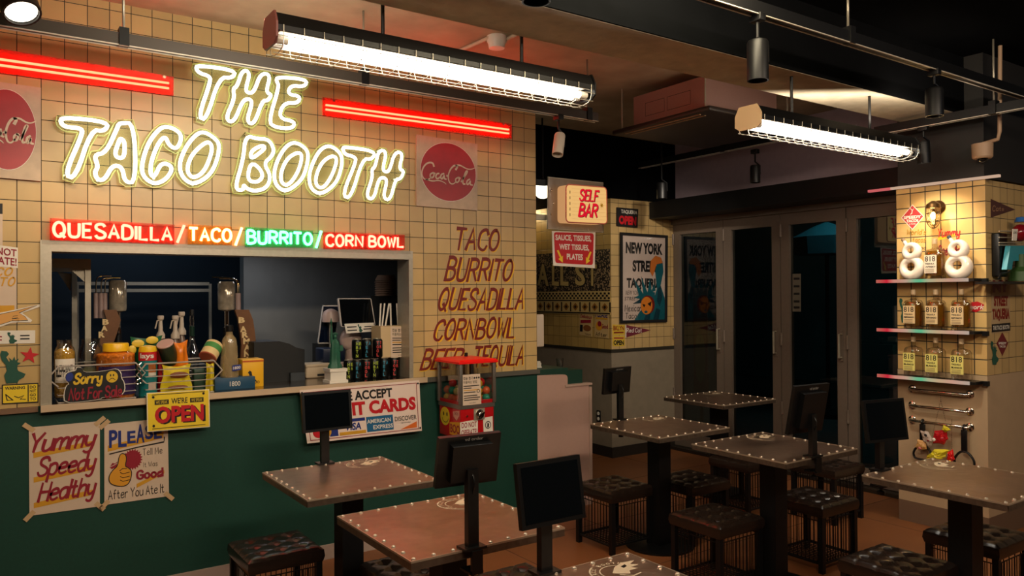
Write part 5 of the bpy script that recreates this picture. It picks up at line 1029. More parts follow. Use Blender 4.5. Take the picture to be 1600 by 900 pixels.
# Y decreases to the right on this face
SHZ = [1.643, 1.312, .998]
def led_strip_mat():
    m = bpy.data.materials.new('led_strip'); m.use_nodes = True; nt = m.node_tree; nt.nodes.remove(nt.nodes['Principled BSDF'])
    g = nt.nodes.new('ShaderNodeNewGeometry'); s = nt.nodes.new('ShaderNodeSeparateXYZ'); mr = nt.nodes.new('ShaderNodeMapRange'); r = nt.nodes.new('ShaderNodeValToRGB'); e = nt.nodes.new('ShaderNodeEmission')
    mr.inputs[1].default_value = -1.46; mr.inputs[2].default_value = -2.06; L = nt.links.new
    L(g.outputs['Position'], s.inputs[0]); L(s.outputs[1], mr.inputs[0]); L(mr.outputs[0], r.inputs[0])
    cr = r.color_ramp; cols = [(0, (.8, .2, .15)), (.12, (1, .03, .07)), (.2, (1, .4, .3)), (.34, (.85, .55, .4)), (.44, (.3, .75, .42)), (.5, (.2, .78, .4)), (.58, (.7, .7, .42)), (.68, (.9, .62, .36)), (.82, (.95, .52, .38)), (1, (.75, .6, .48))]
    cr.elements[0].position = 0; cr.elements[0].color = (*cols[0][1], 1); cr.elements[1].position = 1; cr.elements[1].color = (*cols[-1][1], 1)
    for p, c in cols[1:-1]: k = cr.elements.new(p); k.color = (*c, 1)
    L(r.outputs[0], e.inputs[0]); e.inputs[1].default_value = .55; L(e.outputs[0], nt.nodes['Material Output'].inputs[0]); return m
M_LEDS = led_strip_mat(); SY0, SY1, SD = -2.085, -1.455, .13
for z, nm in zip(SHZ, ('top', 'middle', 'bottom')):
    t = thing('display_shelf', 'black shelf with a coloured LED front edge, %s of three on the column' % nm, 'shelf', (XR, (SY0+SY1)/2, z-.02), 'LED shelves on the column')
    b = MB(); b.box((XR-SD, SY0, z-.018), (XR, SY1, z), M_BLK); b.box((XR-.03, SY0-.03, z-.03), (XR, SY0, z), M_BLK); b.build('board', t)
    b = MB(); b.box((XR-SD-.006, SY0+.03, z-.02), (XR-SD, SY1, z+.002), M_LEDS); b.build('led_edge', t, label='pink, green and cream lit edge')
M_AMB = clear('amber_bottle_glass', (.97, .96, .93), .12)
def tequila(yv, z, label, word, fill, labm):
    h, w, d = .262, .058, .036; x = XR-.07; p = V((x, yv, z)); t = thing('tequila_bottle', label, 'bottle', tuple(p), 'square-shouldered tequila bottles on the column')
    b = MB(); n = 28; prof = [(.9, 0), (1, .02), (1, .60), (.96, .68), (.8, .735), (.34, .765), (.26, .79), (.26, .95)]
    vs = []
    for r, q in prof:
        for k in range(n):
            a = 2*PI*k/n; c, s = math.cos(a), math.sin(a); e = .55 if r > .5 else 1
            vs.append(p+V((d*r*math.copysign(abs(c)**e, c) if r > .5 else w*r*c, w*r*math.copysign(abs(s)**e, s), q*h)))
    b.add(vs, [(i*n+k, i*n+(k+1) % n, (i+1)*n+(k+1) % n, (i+1)*n+k) for i in range(len(prof)-1) for k in range(n)]+[list(range(n))], M_AMB, True); b.build('glass', t)
    if fill:
        b = MB(); vs = [p+V((d*.86*r*math.copysign(abs(math.cos(2*PI*k/n))**.55, math.cos(2*PI*k/n)), w*.88*r*math.copysign(abs(math.sin(2*PI*k/n))**.55, math.sin(2*PI*k/n)), q*h)) for r, q in ((.9, .09), (1, .12), (1, .58), (.95, .66), (.7, .70)) for k in range(n)]
        b.add(vs, [(i*n+k, i*n+(k+1) % n, (i+1)*n+(k+1) % n, (i+1)*n+k) for i in range(4) for k in range(n)]+[list(range(n)), list(range(4*n, 5*n))], fill, True); b.build('liquor', t)
    b = MB(); b.lathe([(w*.27, h*.88), (w*.27, h*1.0), (w*.2, h*1.01), (0, h*1.01)], p, mat('pale_stopper', (176, 150, 116), .5), 14); b.build('stopper', t)
    f = Face(p+V((-d-.002, w*.86, h*.6)), p+V((-d-.002, -w*.5, h*.6)), p+V((-d-.002, -w*.5, h*.15)), p+V((-d-.002, w*.86, h*.15)), NX); b = MB(); f.sheet(b, labm, .0008)
    f.text(b, '818', (.06, .06, .9, .36), M_INK, .0014, .012); f.text(b, 'TEQUILA', (.08, .44, .82, .54), M_INK, .0014, .04); f.text(b, word, (.08, .6, .9, .7), M_INK, .0014, .05)
    for y in (.77, .85, .92): f.poly(b, [(.08, y), (.8, y), (.8, y+.03), (.08, y+.03)], mat('label_grey', (120, 100, 74), .6), .0012, .0002)
    b.build('label', t); return t
M_LIQ = mat('golden_tequila', (164, 112, 26), .1, spec=.6); M_LIQ.node_tree.nodes['Principled BSDF'].inputs['Transmission Weight'].default_value = .7
M_LAB1 = mat('tan_label', (206, 178, 132), .6); M_LAB2 = mat('lime_label', (210, 200, 110), .6); M_LAB3 = mat('white_label', (220, 204, 180), .6)
def yat(x, y): return ax_(x, y, XR-.07).y
for i, nm in enumerate(('left', 'middle', 'right')):
    tequila(yat((1426, 1461, 1501)[i]+1.5, 500), SHZ[1], 'golden 818 tequila bottle, %s one on the middle shelf' % nm, 'REPOSADO', M_LIQ, M_LAB1)
    tequila(yat((1426, 1461, 1501)[i]+1.5, 575), SHZ[2], 'clear 818 tequila bottle, %s one on the bottom shelf' % nm, 'BLANCO', None, M_LAB2)
tequila(yat(1461, 420), SHZ[0], 'amber 818 tequila bottle between the two white figure-eight bottles', 'AÑEJO', M_LIQ, M_LAB3)
# ceramic figure-eight bottles
M_CER = mat('white_ceramic', (222, 206, 190), .12, coat=.6)
def eight(xc, label, cork):
    yv = ax_(xc, 400, XR-.075).y; p = V((XR-.075, yv, SHZ[0])); t = thing('ceramic_bottle', label, 'bottle', tuple(p), 'figure-eight ceramic bottles')
    b = MB()
    for (cz, R, r) in ((.081, .056, .0285), (.19, .042, .0235)):
        n, k = 32, 14; vs = []
        for i in range(n):
            a = 2*PI*i/n; rr = r*(1+.22*math.cos(a+2.2)); c = p+V((0, R*math.cos(a), cz+R*.98*math.sin(a)))
            for j in range(k):
                th = 2*PI*j/k; q = c+V((rr*1.15*math.sin(th), rr*math.cos(th)*math.cos(a), rr*math.cos(th)*math.sin(a))); q.z = max(q.z, SHZ[0]); vs.append(q)
        b.add(vs, [(i*k+j, i*k+(j+1) % k, ((i+1) % n)*k+(j+1) % k, ((i+1) % n)*k+j) for i in range(n) for j in range(k)], M_CER, True)
    b.build('body', t); q = p+V((0, .035, .236)); b = MB(); d = V((0, .5, .85))
    b.lathe([(.014, -.01), (.012, .028)], q, M_CER, 14, d); b.build('neck', t); b = MB(); b.lathe([(.0125, .026), (.0125, .046), (0, .046)], q, cork, 14, d); b.build('stopper', t)
eight(1424, 'white figure-eight ceramic bottle at the left end of the top shelf', mat('brown_cork', (120, 96, 70), .6)); eight(1497, 'white figure-eight ceramic bottle at the right end of the top shelf', mat('navy_cork', (40, 50, 66), .5))
# stickers and lettering on the column tiles
f = xp((1408, 321), (1444, 318), (1444, 358), (1408, 360)); b = MB(); f.poly(b, [(0, .5), (.5, 0), (1, .5), (.5, 1)], M_WHITE, 0, .001); f.poly(b, [(.04, .5), (.5, .04), (.96, .5), (.5, .96)], mat('diamond_red', (176, 50, 52), .5), .001, .0006)
f.text(b, 'SPEEDY', (.12, .44, .88, .56), M_WHITE, .002, .04); f.text(b, 'TACOS', (.24, .59, .76, .7), M_WHITE, .002, .04); f.text(b, '& MORE', (.36, .74, .64, .8), M_WHITE, .002); f.line(b, [(.42, .16), (.5, .24), (.58, .14), (.5, .24), (.47, .36), (.42, .38)], .005, M_WHITE, .002); b.single('sticker', 'red diamond SPEEDY TACOS sticker beside the caged lamp', 'sticker')
f = xp((1418, 358), (1447, 358), (1447, 400), (1418, 402)); b = MB(); MYL = mat('mustard_lettering', (150, 108, 8), .5)
f.strokes(b, "World's", (.0, .02, 1, .2), MYL, 1.7, 1.3, 0, .2); f.strokes(b, 'tacos', (.3, .3, .98, .48), MYL, 1.7, 1.3, 0, .2); f.strokes(b, 'no', (.7, .62, 1, .74), M_INK, 1.2, 1.2, 0, .2); b.single('wall_lettering', "mustard brush lettering starting with World's under the caged lamp", 'lettering')
f = xp((1466, 352), (1500, 350), (1500, 412), (1466, 414)); b = MB()
f.poly(b, [(0, .3), (.8, .24), (.8, .3), (0, .38)], M_YEL, 0); f.strokes(b, 'Yummy', (.02, .1, 1, .3), M_RED, 1.9, 1.4, .0007, .25); f.strokes(b, 'Speedy', (0, .52, .95, .76), M_CRIM, 1.9, 1.4, .0007, .25); b.single('wall_lettering', 'red brush lettering Yummy Speedy between lamp and right ceramic bottle', 'lettering')
f = xp((1403, 466), (1417, 466), (1417, 504), (1403, 504)); b = MB(); liberty2(b, f, (.1, 0, 1.3, 1), M_LIB); b.single('sticker', 'green statue sticker beside the left golden bottle', 'sticker')
f = xp((1512, 471), (1538, 471), (1538, 488), (1512, 488)); b = MB(); f.poly(b, [(0, .45), (.2, .08), (.6, .0), (1, .3), (.9, .7), (.5, 1), (.15, .85)], M_RED, 0, .001); f.strokes(b, 'york', (.15, .3, .95, .7), M_WHITE, 1.7, 1.7, .0012, .25); b.single('sticker', 'red sticker with white script, right of the golden bottles', 'sticker')
# caged wall lamp
c = ax_(1467, 324, XR); t = thing('cage_lamp', 'caged wall lamp with a glowing bulb above the top shelf', 'lamp', (XR, c.y, c.z), None)
b = MB(); b.lathe([(.045, 0), (.045, .01), (.03, .03), (0, .034)], c, mat('brass_bronze', (96, 70, 40), .3, .9), 24, NX); b.build('wall_plate', t)
bx = ax_(1457, 322, XR-.085); hd = V((XR-.09, ax_(1458, 320, XR-.09).y, c.z+.015)); b = MB(); b.tube(chaikin([c+V((-.02, 0, 0)), c+V((-.06, .01, .02)), hd]), .014, MATS['brass_bronze']); b.lathe([(.012, .02), (.04, .0), (.046, -.028), (.04, -.03)], hd, MATS['brass_bronze'], 22); b.build('arm', t)
b = MB(); b.ball(hd+V((0, 0, -.075)), .016, emis('bulb_glow', (1, .62, .22), 42), (1, 1, 1.5)); b.build('bulb', t); b = MB(); b.lathe([(.034, -.03), (.035, -.1), (.03, -.125), (.015, -.14), (0, -.143)], hd, M_GLASS, 20); b.build('glass_jar', t)
b = MB()
for k in range(4): a = PI/4+k*PI/2; b.tube(chaikin([hd+V((.042*math.cos(a), .042*math.sin(a), z)) for z in (-.028, -.115)]+[hd+V((.02*math.cos(a), .02*math.sin(a), -.152)), hd+V((0, 0, -.158))]), .0026, MATS['brass_bronze'], False, 6)
for z in (-.06, -.115): b.tube([hd+V((.042*math.cos(a), .042*math.sin(a), z)) for a in [2*PI*i/20 for i in range(20)]], .0024, MATS['brass_bronze'], True, 6)
b.build('cage', t); lamp('cage_bulb_light', 'POINT', tuple(hd+V((-.01, 0, -.075))), 4.5, (1, .62, .26), size=.02)
# grab bars
GB = []
for i, (y, xa) in enumerate(((607, 1426), (632, 1426), (655, 1426))):
    A = ax_(xa, y+.5, XR); B = ax_(1516, y+6.5, XR); GB.append((A, B)); t = thing('grab_bar', 'chrome grab bar on the column, %s of three' % ('top', 'middle', 'bottom')[i], 'grab bar', (XR, (A.y+B.y)/2, A.z), 'chrome grab bars')
    b = MB(); x = XR-.045; b.tube([A+V((0, 0, 0)), V((x+.012, A.y, A.z)), V((x, A.y-.014, A.z)), V((x, B.y+.014, A.z)), V((x+.012, B.y, A.z)), V((XR, B.y, A.z))], .0105, M_CHROME, False, 12); b.build('bar', t)
    for q in (A, B): bb = MB(); bb.lathe([(.026, 0), (.026, .006), (.014, .012)], (XR, q.y, A.z), M_CHROME, 20, NX); bb.build('flange', t)
# hand straps on the bottom bar
def strap(x, label):
    q = ax_(x, 660, XR-.05); z = GB[2][0].z; p = V((XR-.045, q.y, z)); t = thing('hand_strap', label, 'strap', (p.x, p.y, z-.25), 'black hand straps on the bottom grab bar')
    b = MB(); b.tube([p+V((.016*math.cos(a), 0, .016*math.sin(a))) for a in [2*PI*i/12 for i in range(12)]], .006, M_BLK, True, 6); b.rbox((p.x-.01, p.y-.018, z-.16), (p.x+.004, p.y+.018, z-.014), M_BLK, .004); b.build('band', t)
    b = MB(); c = p+V((-.004, 0, -.205)); o = [(0, .055), (.03, .045), (.062, .0), (.058, -.035), (.04, -.045), (-.04, -.045), (-.058, -.035), (-.062, .0), (-.03, .045)]; b.tube(chaikin([c+V((0, a, h)) for a, h in o], True), .0075, M_BLK, True, 8); b.build('handle', t)
strap(1441, 'black hand strap at the left end of the bottom grab bar'); strap(1506, 'black hand strap at the right end of the bottom grab bar')
# hanging snack bags on a chain
b = MB(); zt = GB[0][0].z; p0 = ax_(1469, 615, XR-.058)
def chain(b, A, B):
    n = int((B-A).length/.011)
    for i in range(n): b.ball(A+(B-A)*(i/n), .0028, M_CHROME, (1, 1, 1.5), 6)
e1 = ax_(1449, 715, XR-.07); e2 = ax_(1478, 660, XR-.07); k0 = ax_(1470, 625, XR-.058)
for A, B in ((p0, k0), (k0, e1), (k0, e2)): chain(b, A, B)
b.single('chain', 'thin ball chain hanging from the top grab bar', 'chain')
b = MB(); chain(b, ax_(1487, 656, XR-.05), ax_(1487, 706, XR-.09)); b.single('chain', 'short ball chain holding the small bright red packet', 'chain')
def pouch(pts, d, m_, label, extra=None):
    P = [ax_(x, y, XR-d) for x, y in pts]; c = sum(P, V())/len(P); b = MB(); n = len(P)
    P = [q for i in range(n) for q in (P[i], P[i]*.66+P[(i+1) % n]*.34+(c-P[i])*rnd.uniform(-.06, .14), P[i]*.33+P[(i+1) % n]*.67+(c-P[i])*rnd.uniform(-.06, .14))]; n = len(P)
    for sg in (-1, 1):
        vs = list(P); fs = []
        for j, (k, h) in enumerate(((.8, .009), (.55, .013), (.28, .016))):
            vs += [c+(q-c)*k+V((sg*(h+rnd.uniform(-.006, .006)), 0, 0)) for q in P]; fs += [(j*n+i, j*n+(i+1) % n, (j+1)*n+(i+1) % n, (j+1)*n+i) for i in range(n)]
        fs.append(list(range(3*n, 4*n))); b.add(vs, fs, m_)
    if extra: [b.ball(ax_(x, y, XR-d-.016), r, mm, (.4, 1, 1), 8) for x, y, r, mm in extra]
    b.single('snack_packet', label, 'snack packet', 'packets hanging on the chain')
MW2 = mat('clear_packet', (160, 140, 126), .25)
pouch([(1460, 673), (1480, 671), (1482, 686), (1475, 695), (1457, 693), (1458, 684)], .075, mat('red_packet', (176, 22, 30), .25), 'red snack packet hanging from the bottom grab bar', [(1459, 687, .012, M_WHITE)])
pouch([(1438, 672), (1450, 674), (1460, 690), (1452, 700), (1442, 690)], .08, MW2, 'crumpled clear packet left of the red packet', [(1446, 680, .01, M_BLK), (1450, 688, .008, M_CRIM)])
pouch([(1448, 712), (1460, 702), (1484, 703), (1478, 714), (1468, 719), (1446, 719)], .09, mat('yellow_packet', (206, 190, 40), .35), 'yellow packet lying lowest on the chain')
pouch([(1481, 706), (1489, 702), (1492, 718), (1485, 724), (1479, 717)], .09, mat('bright_red_packet', (206, 22, 20), .3), 'small bright red packet with yellow tip beside the right hand strap', [(1484, 721, .008, M_YEL)])
pouch([(1434, 686), (1446, 690), (1448, 702), (1436, 704), (1430, 699)], .085, mat('tan_tag', (190, 140, 80), .5), 'tan packet with pink label by the left hand strap', [(1437, 700, .01, mat('pink_label', (200, 110, 110), .5))])
pouch([(1474, 664), (1480, 667), (1486, 672), (1477, 676), (1472, 671)], .085, MATS['yellow_packet'], 'small yellow packet on top of the red packet')
# side face of the column
def ys(c, d=.001): return yface(*c, CY0-d)
f = ys(((1548, 311), (1586, 326), (1586, 329), (1548, 340))); b = MB(); f.poly(b, [(0, 0), (1, .5), (0, 1)], mat('dark_maroon_felt', (74, 40, 34), .8), 0, .002); f.strokes(b, 'Cats', (.06, .34, .5, .66), mat('tan_ink', (150, 110, 80), .6), 1.5, 1.5, .0022, .1); b.single('pennant', 'dark maroon pennant high on the column side', 'pennant')
f = ys(((1549, 437), (1578, 437), (1578, 519), (1549, 521)))
notice('poster', 'narrow poster with dark red lettering on the column side', 'poster', f, lambda b: (f.text(b, 'NY', (.05, .01, .95, .24), M_DRED, .002, .08), f.text(b, 'STREET', (.12, .3, .88, .5), M_DRED, .002, .06), f.text(b, 'TAQUERIA', (.04, .54, .96, .78), M_DRED, .002, .06), f.poly(b, [(0, .83), (1, .82), (1, .97), (0, .98)], M_INK, .002), f.text(b, 'THE TACO BOOTH', (.06, .86, .94, .94), M_WHITE, .003, .02)), mat('tan_grey_paper', (176, 150, 112), .7), .001)
f = ys(((1557, 519), (1575, 519), (1575, 556), (1557, 556))); b = MB(); f.poly(b, [(0, .48), (.5, 0), (1, .48), (.5, 1)], mat('maroon_diamond', (104, 22, 30), .5), 0, .001); f.text(b, 'SPEEDY', (.16, .42, .84, .52), M_WHITE, .0014, .03); f.text(b, 'TACOS', (.24, .56, .76, .65), M_WHITE, .0014, .03); b.single('sticker', 'maroon diamond sticker on the column side', 'sticker')
f = ys(((1547, 533), (1560, 533), (1560, 570), (1547, 570))); b = MB(); liberty2(b, f, (0, 0, 1, 1), M_LIB); b.single('sticker', 'green statue sticker on the column side below the poster', 'sticker')
# novelty bottle on a bracket at the right edge
Yn = CY0-.09; P = lambda x, y: ay_(x, y, Yn); q = P(1590, 440); t = thing('novelty_bottle', 'novelty bottle with red body, teal holder and green base at the right edge', 'bottle', tuple(q))
b = MB(); c = P(1594, 364); b.ball(c, .062, mat('dark_red_glass', (120, 14, 24), .2), (1, .8, .9)); b.build('body', t)
b = MB(); b.lathe([(.04, 0), (.03, .03), (.0, .036)], P(1596, 347), mat('blue_cap', (30, 90, 160), .35), 18); b.build('cap', t)
b = MB(); f = yface((1582, 358), (1590, 358), (1588, 376), (1581, 376), Yn-.058); f.sheet(b, M_WHITE, .002); f.text(b, 'LABEL'[:1]+'ORO', (.1, .2, .9, .4), M_INK, .003); b.build('label', t)
b = MB(); MTq = mat('teal_plastic', (40, 140, 156), .4); P2 = [P(x, y) for x, y in ((1579, 384), (1606, 383), (1608, 421), (1600, 421), (1598, 407), (1583, 408), (1581, 421), (1573, 421), (1576, 402))]; b.prism([p_+V((0, -.0, 0)) for p_ in P2], (0, .03, 0), MTq); b.build('holder', t)
b = MB(); MGn = mat('olive_green_plastic', (48, 76, 34), .5); b.lathe([(.075, 0), (.07, .06), (.035, .09), (.032, .17)], P(1596, 439), MGn, 20); b.build('base', t)
b = MB()
for y in (361, 371, 379, 383): b.tube([P(1561, y), P(1606, y+.5)], .0035, M_STEEL, False, 6)
b.build('rings', t)
b = MB(); A = P(1548, 440); b.box((A.x, CY0-.16, A.z-.015), (P(1610, 440).x, CY0, A.z), M_BLK); b.tube([P(1560, 436), P(1564, 428), P(1578, 425)], .006, M_BLK); b.single('wall_bracket', 'black bracket shelf under the novelty bottle on the column side', 'shelf')
b = MB(); b.rbox((ay_(1562, 400, CY0-.05).x, CY0-.05, P(1565, 432).z), (ay_(1575, 400, CY0-.05).x, CY0, P(1565, 362).z), M_BLK, .01); b.single('wall_device', 'tall dark device on the column side behind the novelty bottle', 'device')

# ------------------------------------------------------------------ ceiling fittings
M_TUBE = emis('fluorescent_tube', (1, .95, .86), 20)
def fixture(xa, xb, y, z, label, rods, endm):
    """z is the tube height; dark angled housing above, wire guard below"""
    t = thing('tube_light', label, 'ceiling light', ((xa+xb)/2, y, z), 'caged fluorescent tube lights')
    sec = [(-.05, .09), (.05, .09), (.075, .04), (.075, .02), (.05, .035), (-.05, .035), (-.075, .02), (-.075, .04)]
    b = MB(); b.prism([V((xa, y+a, z+c)) for a, c in sec], (xb-xa, 0, 0), M_BLACK); b.build('housing', t)
    b = MB(); b.prism([V((xa+.02, y+a, z+c)) for a, c in ((-.068, .020), (-.045, .033), (.045, .033), (.068, .020), (.068, .016), (.042, .028), (-.042, .028), (-.068, .016))], (xb-xa-.04, 0, 0), M_WHITE); b.build('reflector', t)
    ep = [(-.055, .095), (.055, .095), (.08, .05), (.08, -.005), (.05, -.025), (-.05, -.025), (-.08, -.005), (-.08, .05)]
    for x, d in ((xa, -.008), (xb, .008)):
        b = MB(); b.prism([V((x, y+a, z+c)) for a, c in ep], (d, 0, 0), endm if x == xa else M_BLACK); b.build('end_plate', t)
    for dy in (-.028, .028):
        b = MB(); b.tube([(xa+.05, y+dy, z), (xb-.05, y+dy, z)], .015, M_TUBE, False, 14); tb = b.build('tube', t)
        for x0, x1 in ((xa+.01, xa+.05), (xb-.05, xb-.01)): b = MB(); b.tube([(x0, y+dy, z), (x1, y+dy, z)], .016, M_WHITE, False, 12); b.build('tube_socket', tb)
    b = MB(); n = int((xb-xa)/.075)
    for k in range(n+1):
        x = xa+.02+(xb-xa-.04)*k/n; b.tube([(x, y+a, z+c) for a, c in chaikin2([(-.08, .04), (-.08, -.02), (-.05, -.045), (.05, -.045), (.08, -.02), (.08, .04)])], .0018, M_STEEL, False, 5)
    for a, c in ((-.08, .0), (-.066, -.033), (-.02, -.047), (.02, -.047), (.066, -.033), (.08, .0)): b.tube([(xa, y+a, z+c), (xb, y+a, z+c)], .0018, M_STEEL, False, 5)
    b.build('wire_guard', t)
    for x in rods: b = MB(); b.tube([(x, y, z+.085), (x, y, 3.07 if y > -1.63 or y < -1.97 else 2.7)], .008, M_BLACK, False, 8); b.build('hanger_rod', t)
def chaikin2(p): return [(q.x, q.y) for q in chaikin([(a, c, 0) for a, c in p], False, 1)]
Ya = -1.60; A = ay_(424, 66, Ya); B = ay_(912, 150, Ya); zz = (A.z+B.z)/2
fixture(A.x, B.x, Ya, zz, 'long caged tube light over the counter, black housing with a red-lit end', [ay_(598, 40, Ya).x, ay_(815, 95, Ya).x], mat('red_lit_end_plate', (120, 70, 64), .5))  # red light on the end plate is put into its colour
Yb_ = -1.9; A = ay_(1170, 199, Yb_); B = ay_(1417, 237, Yb_); zz2 = (A.z+B.z)/2
fixture(A.x, B.x, Yb_, zz2, 'shorter-looking caged tube light in front of the doors, cream end plate', [ay_(1237, 178, Yb_).x, ay_(1359, 205, Yb_).x], mat('cream_end_plate', (196, 168, 130), .5))
# lighting tracks
def track(A, B, hangers, label, grp='lighting tracks', MTR=None):
    MTR = MTR or M_BLACK; d = (B-A).normalized(); sd = V((-d.y, d.x, 0)); t = thing('lighting_track', label, 'lighting track', tuple((A+B)/2), grp)
    b = MB(); b.obox((A+B)/2, (B-A)/2, sd*.02, V((0, 0, .027)), MTR); b.build('rail', t)
    b = MB()
    for s in (-1, 1): b.obox((A+B)/2+sd*.018*s+V((0, 0, -.028)), (B-A)/2, sd*.004, V((0, 0, .002)), mat('pale_contact_strip', (214, 206, 190), .3, .3))
    b.build('contact_strip', t)
    for k in hangers:
        p = A+(B-A)*k; b = MB(); b.obox(p+V((0, 0, .01)), d*.02, sd*.028, V((0, 0, .04)), M_BLACK); zt = 2.7 if -1.965 < p.y < -1.63 else 3.07; b.tube([p+V((0, 0, .04)), V((p.x, p.y, zt))], .006, M_STEEL, False, 8); b.build('hanger_rod', t)
Yt = -.6; zA_ = ay_(500, 113, Yt).z; A = ay_(-40, 20, Yt); B = ay_(932, 184, Yt); A.z = B.z = zA_; L_ = B.x-A.x
track(A, B, [(ay_(x, 60, Yt).x-A.x)/L_ for x in (193, 568, 917)], 'long black track along the tiled wall', MTR=mat('lit_black_rail', (66, 58, 50), .45, .2))  # black rail, the light on its face put into a browner colour
Yt2 = -2.3; A = ay_(1090, -8, Yt2); B = ay_(1640, 155, Yt2); zB_ = (A.z+B.z)/2; A.x -= .9; A.z = B.z = zB_; L_ = B.x-A.x
track(A, B, [(ay_(x, 40, Yt2).x-A.x)/L_ for x in (1325,)], 'black track across the dark ceiling, nearest the camera')
XT = 1.75; A = ax_(1368, 206, XT); B = ax_(1640, 154, XT); zC = (A.z+B.z)/2; A.z = B.z = zC; track(A, B, [(ax_(1553, 170, XT).y-A.y)/(B.y-A.y)], 'short black track running towards the column')
XT2 = 1.9; A = ax_(1000, 263, XT2); B = ax_(1240, 205, XT2); A.z = B.z = (A.z+B.z)/2; track(A, B, [.6], 'black track running towards the doors behind the air conditioner')
def spot(p, zt, label, aim=(0, 0, -1), l=.15, r=.038, lit=False, m_=None):
    p = V(p); t = thing('track_spot', label, 'spotlight', tuple(p), 'black track spotlights'); aim = V(aim).normalized(); m_ = m_ or M_BLACK
    b = MB(); b.lathe([(r*.9, -l/2), (r, -l/2+.01), (r, l/2), (r*.88, l/2), (r*.86, l/2-.03), (0, l/2-.03)], p, m_, 24, aim); b.build('can', t)
    s = aim.cross(V((.3, 1, .2))).normalized()*r*1.1; b = MB(); b.tube([p+s, p+s+V((0, 0, .07)), V((p.x, p.y, p.z+.1)), V((p.x, p.y, zt))], .007, M_BLACK, False, 8); b.rbox((p.x-.02, p.y-.03, zt-.035), (p.x+.02, p.y+.03, zt), M_BLACK, .004); b.build('bracket', t)
    if lit: b = MB(); b.lathe([(r*.84, l/2-.012), (0, l/2-.012)], p, emis('spot_lens_glow', (1, .86, .66), 3), 20, aim); b.build('lens', t)
pp = ay_(24, -8, -.72); spot(tuple(pp), 3.06, 'black track spotlight with a lit lens at the top left corner', (.25, -.55, -1), .2, .07, True)
pp = ay_(873, 226, Yt); spot((pp.x, Yt, pp.z), zA_-.02, 'small tilted track spotlight lit red, above the light box', (-.35, -.25, -1), .15, .035, False, mat('white_spot', (196, 186, 170), .5))
pp = ay_(838, 26, Yt2); spot((pp.x, Yt2, zB_-.12), zB_-.02, 'black spotlight hanging in front of the concrete beam', (0, 0, -1), .19, .05)
pp = ay_(1184, 95, Yt2); spot((pp.x, Yt2, pp.z), zB_-.02, 'black spotlight left of the second tube light', (0, 0, -1), .17, .045)
pp = ay_(1460, 160, Yt2); spot((pp.x, Yt2, pp.z), zB_-.02, 'black spotlight above the right end of the second tube light', (0, 0, -1), .15, .045)
pp = ax_(1443, 238, XT); spot((XT, pp.y, pp.z), zC-.02, 'black spotlight aimed at the bottle shelves', (.1, 0, -1), .14, .04, True)
pp = ax_(1180, 272, XT2); spot((XT2, pp.y, pp.z), pp.z+.2, 'black spotlight in front of the purple-lit wall over the doors', (0, 0, -1), .14, .04)
pp = ax_(1034, 298, 1.7); spot((1.7, pp.y, pp.z), 3.05, 'black spotlight near the pillar, farthest back', (0, 0, -1), .14, .045)
# smoke detector and conduit
p = az_(776, 57, 3.07); b = MB(); b.lathe([(.058, 0), (.058, -.03), (.05, -.045), (.046, -.07), (.0, -.075)], (p.x, p.y, 3.07), M_WHITE, 22); t = b.single('smoke_detector', 'white round smoke detector on the red-lit ceiling', 'smoke detector')
b = MB(); q = az_(712, 78, 3.07); b.tube([(p.x-.05, p.y, 3.055), (q.x, q.y, 3.055)], .011, M_BEAM, False, 8); r_ = az_(800, 45, 3.07); b.tube([(p.x+.05, p.y, 3.055), (r_.x+.05, r_.y-.05, 3.055)], .011, M_BEAM, False, 8); b.single('conduit', 'thin ceiling conduit either side of the smoke detector', 'pipe')
# cassette air conditioner
t = thing('air_conditioner', 'boxy ceiling cassette air conditioner with a dark wide grille panel', 'air conditioner', (1.15, -.5, 2.76))
MAC = mat('pinkish_metal', (156, 120, 110), .6, noise=.06, nscale=60)
fA = xface((990, 128), (1100, 101), (1100, 174), (990, 201), .7); y1, y0 = fA(0, 0).y, fA(1, 0).y; zA0 = (fA(0, 1).z+fA(1, 1).z)/2
b = MB(); b.box((.7, y0, zA0), (.7+.76, y1, 3.0), MAC); b.build('body', t)
b = MB(); fb = Face((.7, y1, 3.0), (.7, y0, 3.0), (.7, y0, zA0), (.7, y1, zA0), NX)
for a0, a1 in ((.18, .46), (.5, .82)): [fb.line(b, [p_, q_], .003, M_INK, .001) for p_, q_ in (((a0, .3), (a1, .3)), ((a1, .3), (a1, .7)), ((a1, .7), (a0, .7)), ((a0, .7), (a0, .3)))]
b.build('knockout_outline', t)
b = MB(); b.rbox((.6, y0-.13, zA0-.035), (1.6, y1+.13, zA0), mat('dark_grille_panel', (44, 36, 32), .45), .012); b.build('grille_panel', t); b = MB()
for k in range(2): b.box((.63+.05*k, y0-.02, zA0-.04), (.642+.05*k, y1+.02, zA0-.034), mat('tan_louver', (150, 122, 84), .4))
b.build('louver', t); b = MB()
for x in (.64, 1.5):
    for y in (y0-.06, y1+.06): b.tube([(x, y, zA0), (x, y, 3.07)], .006, M_STEEL, False, 6)
b.build('hanger_rod', t)
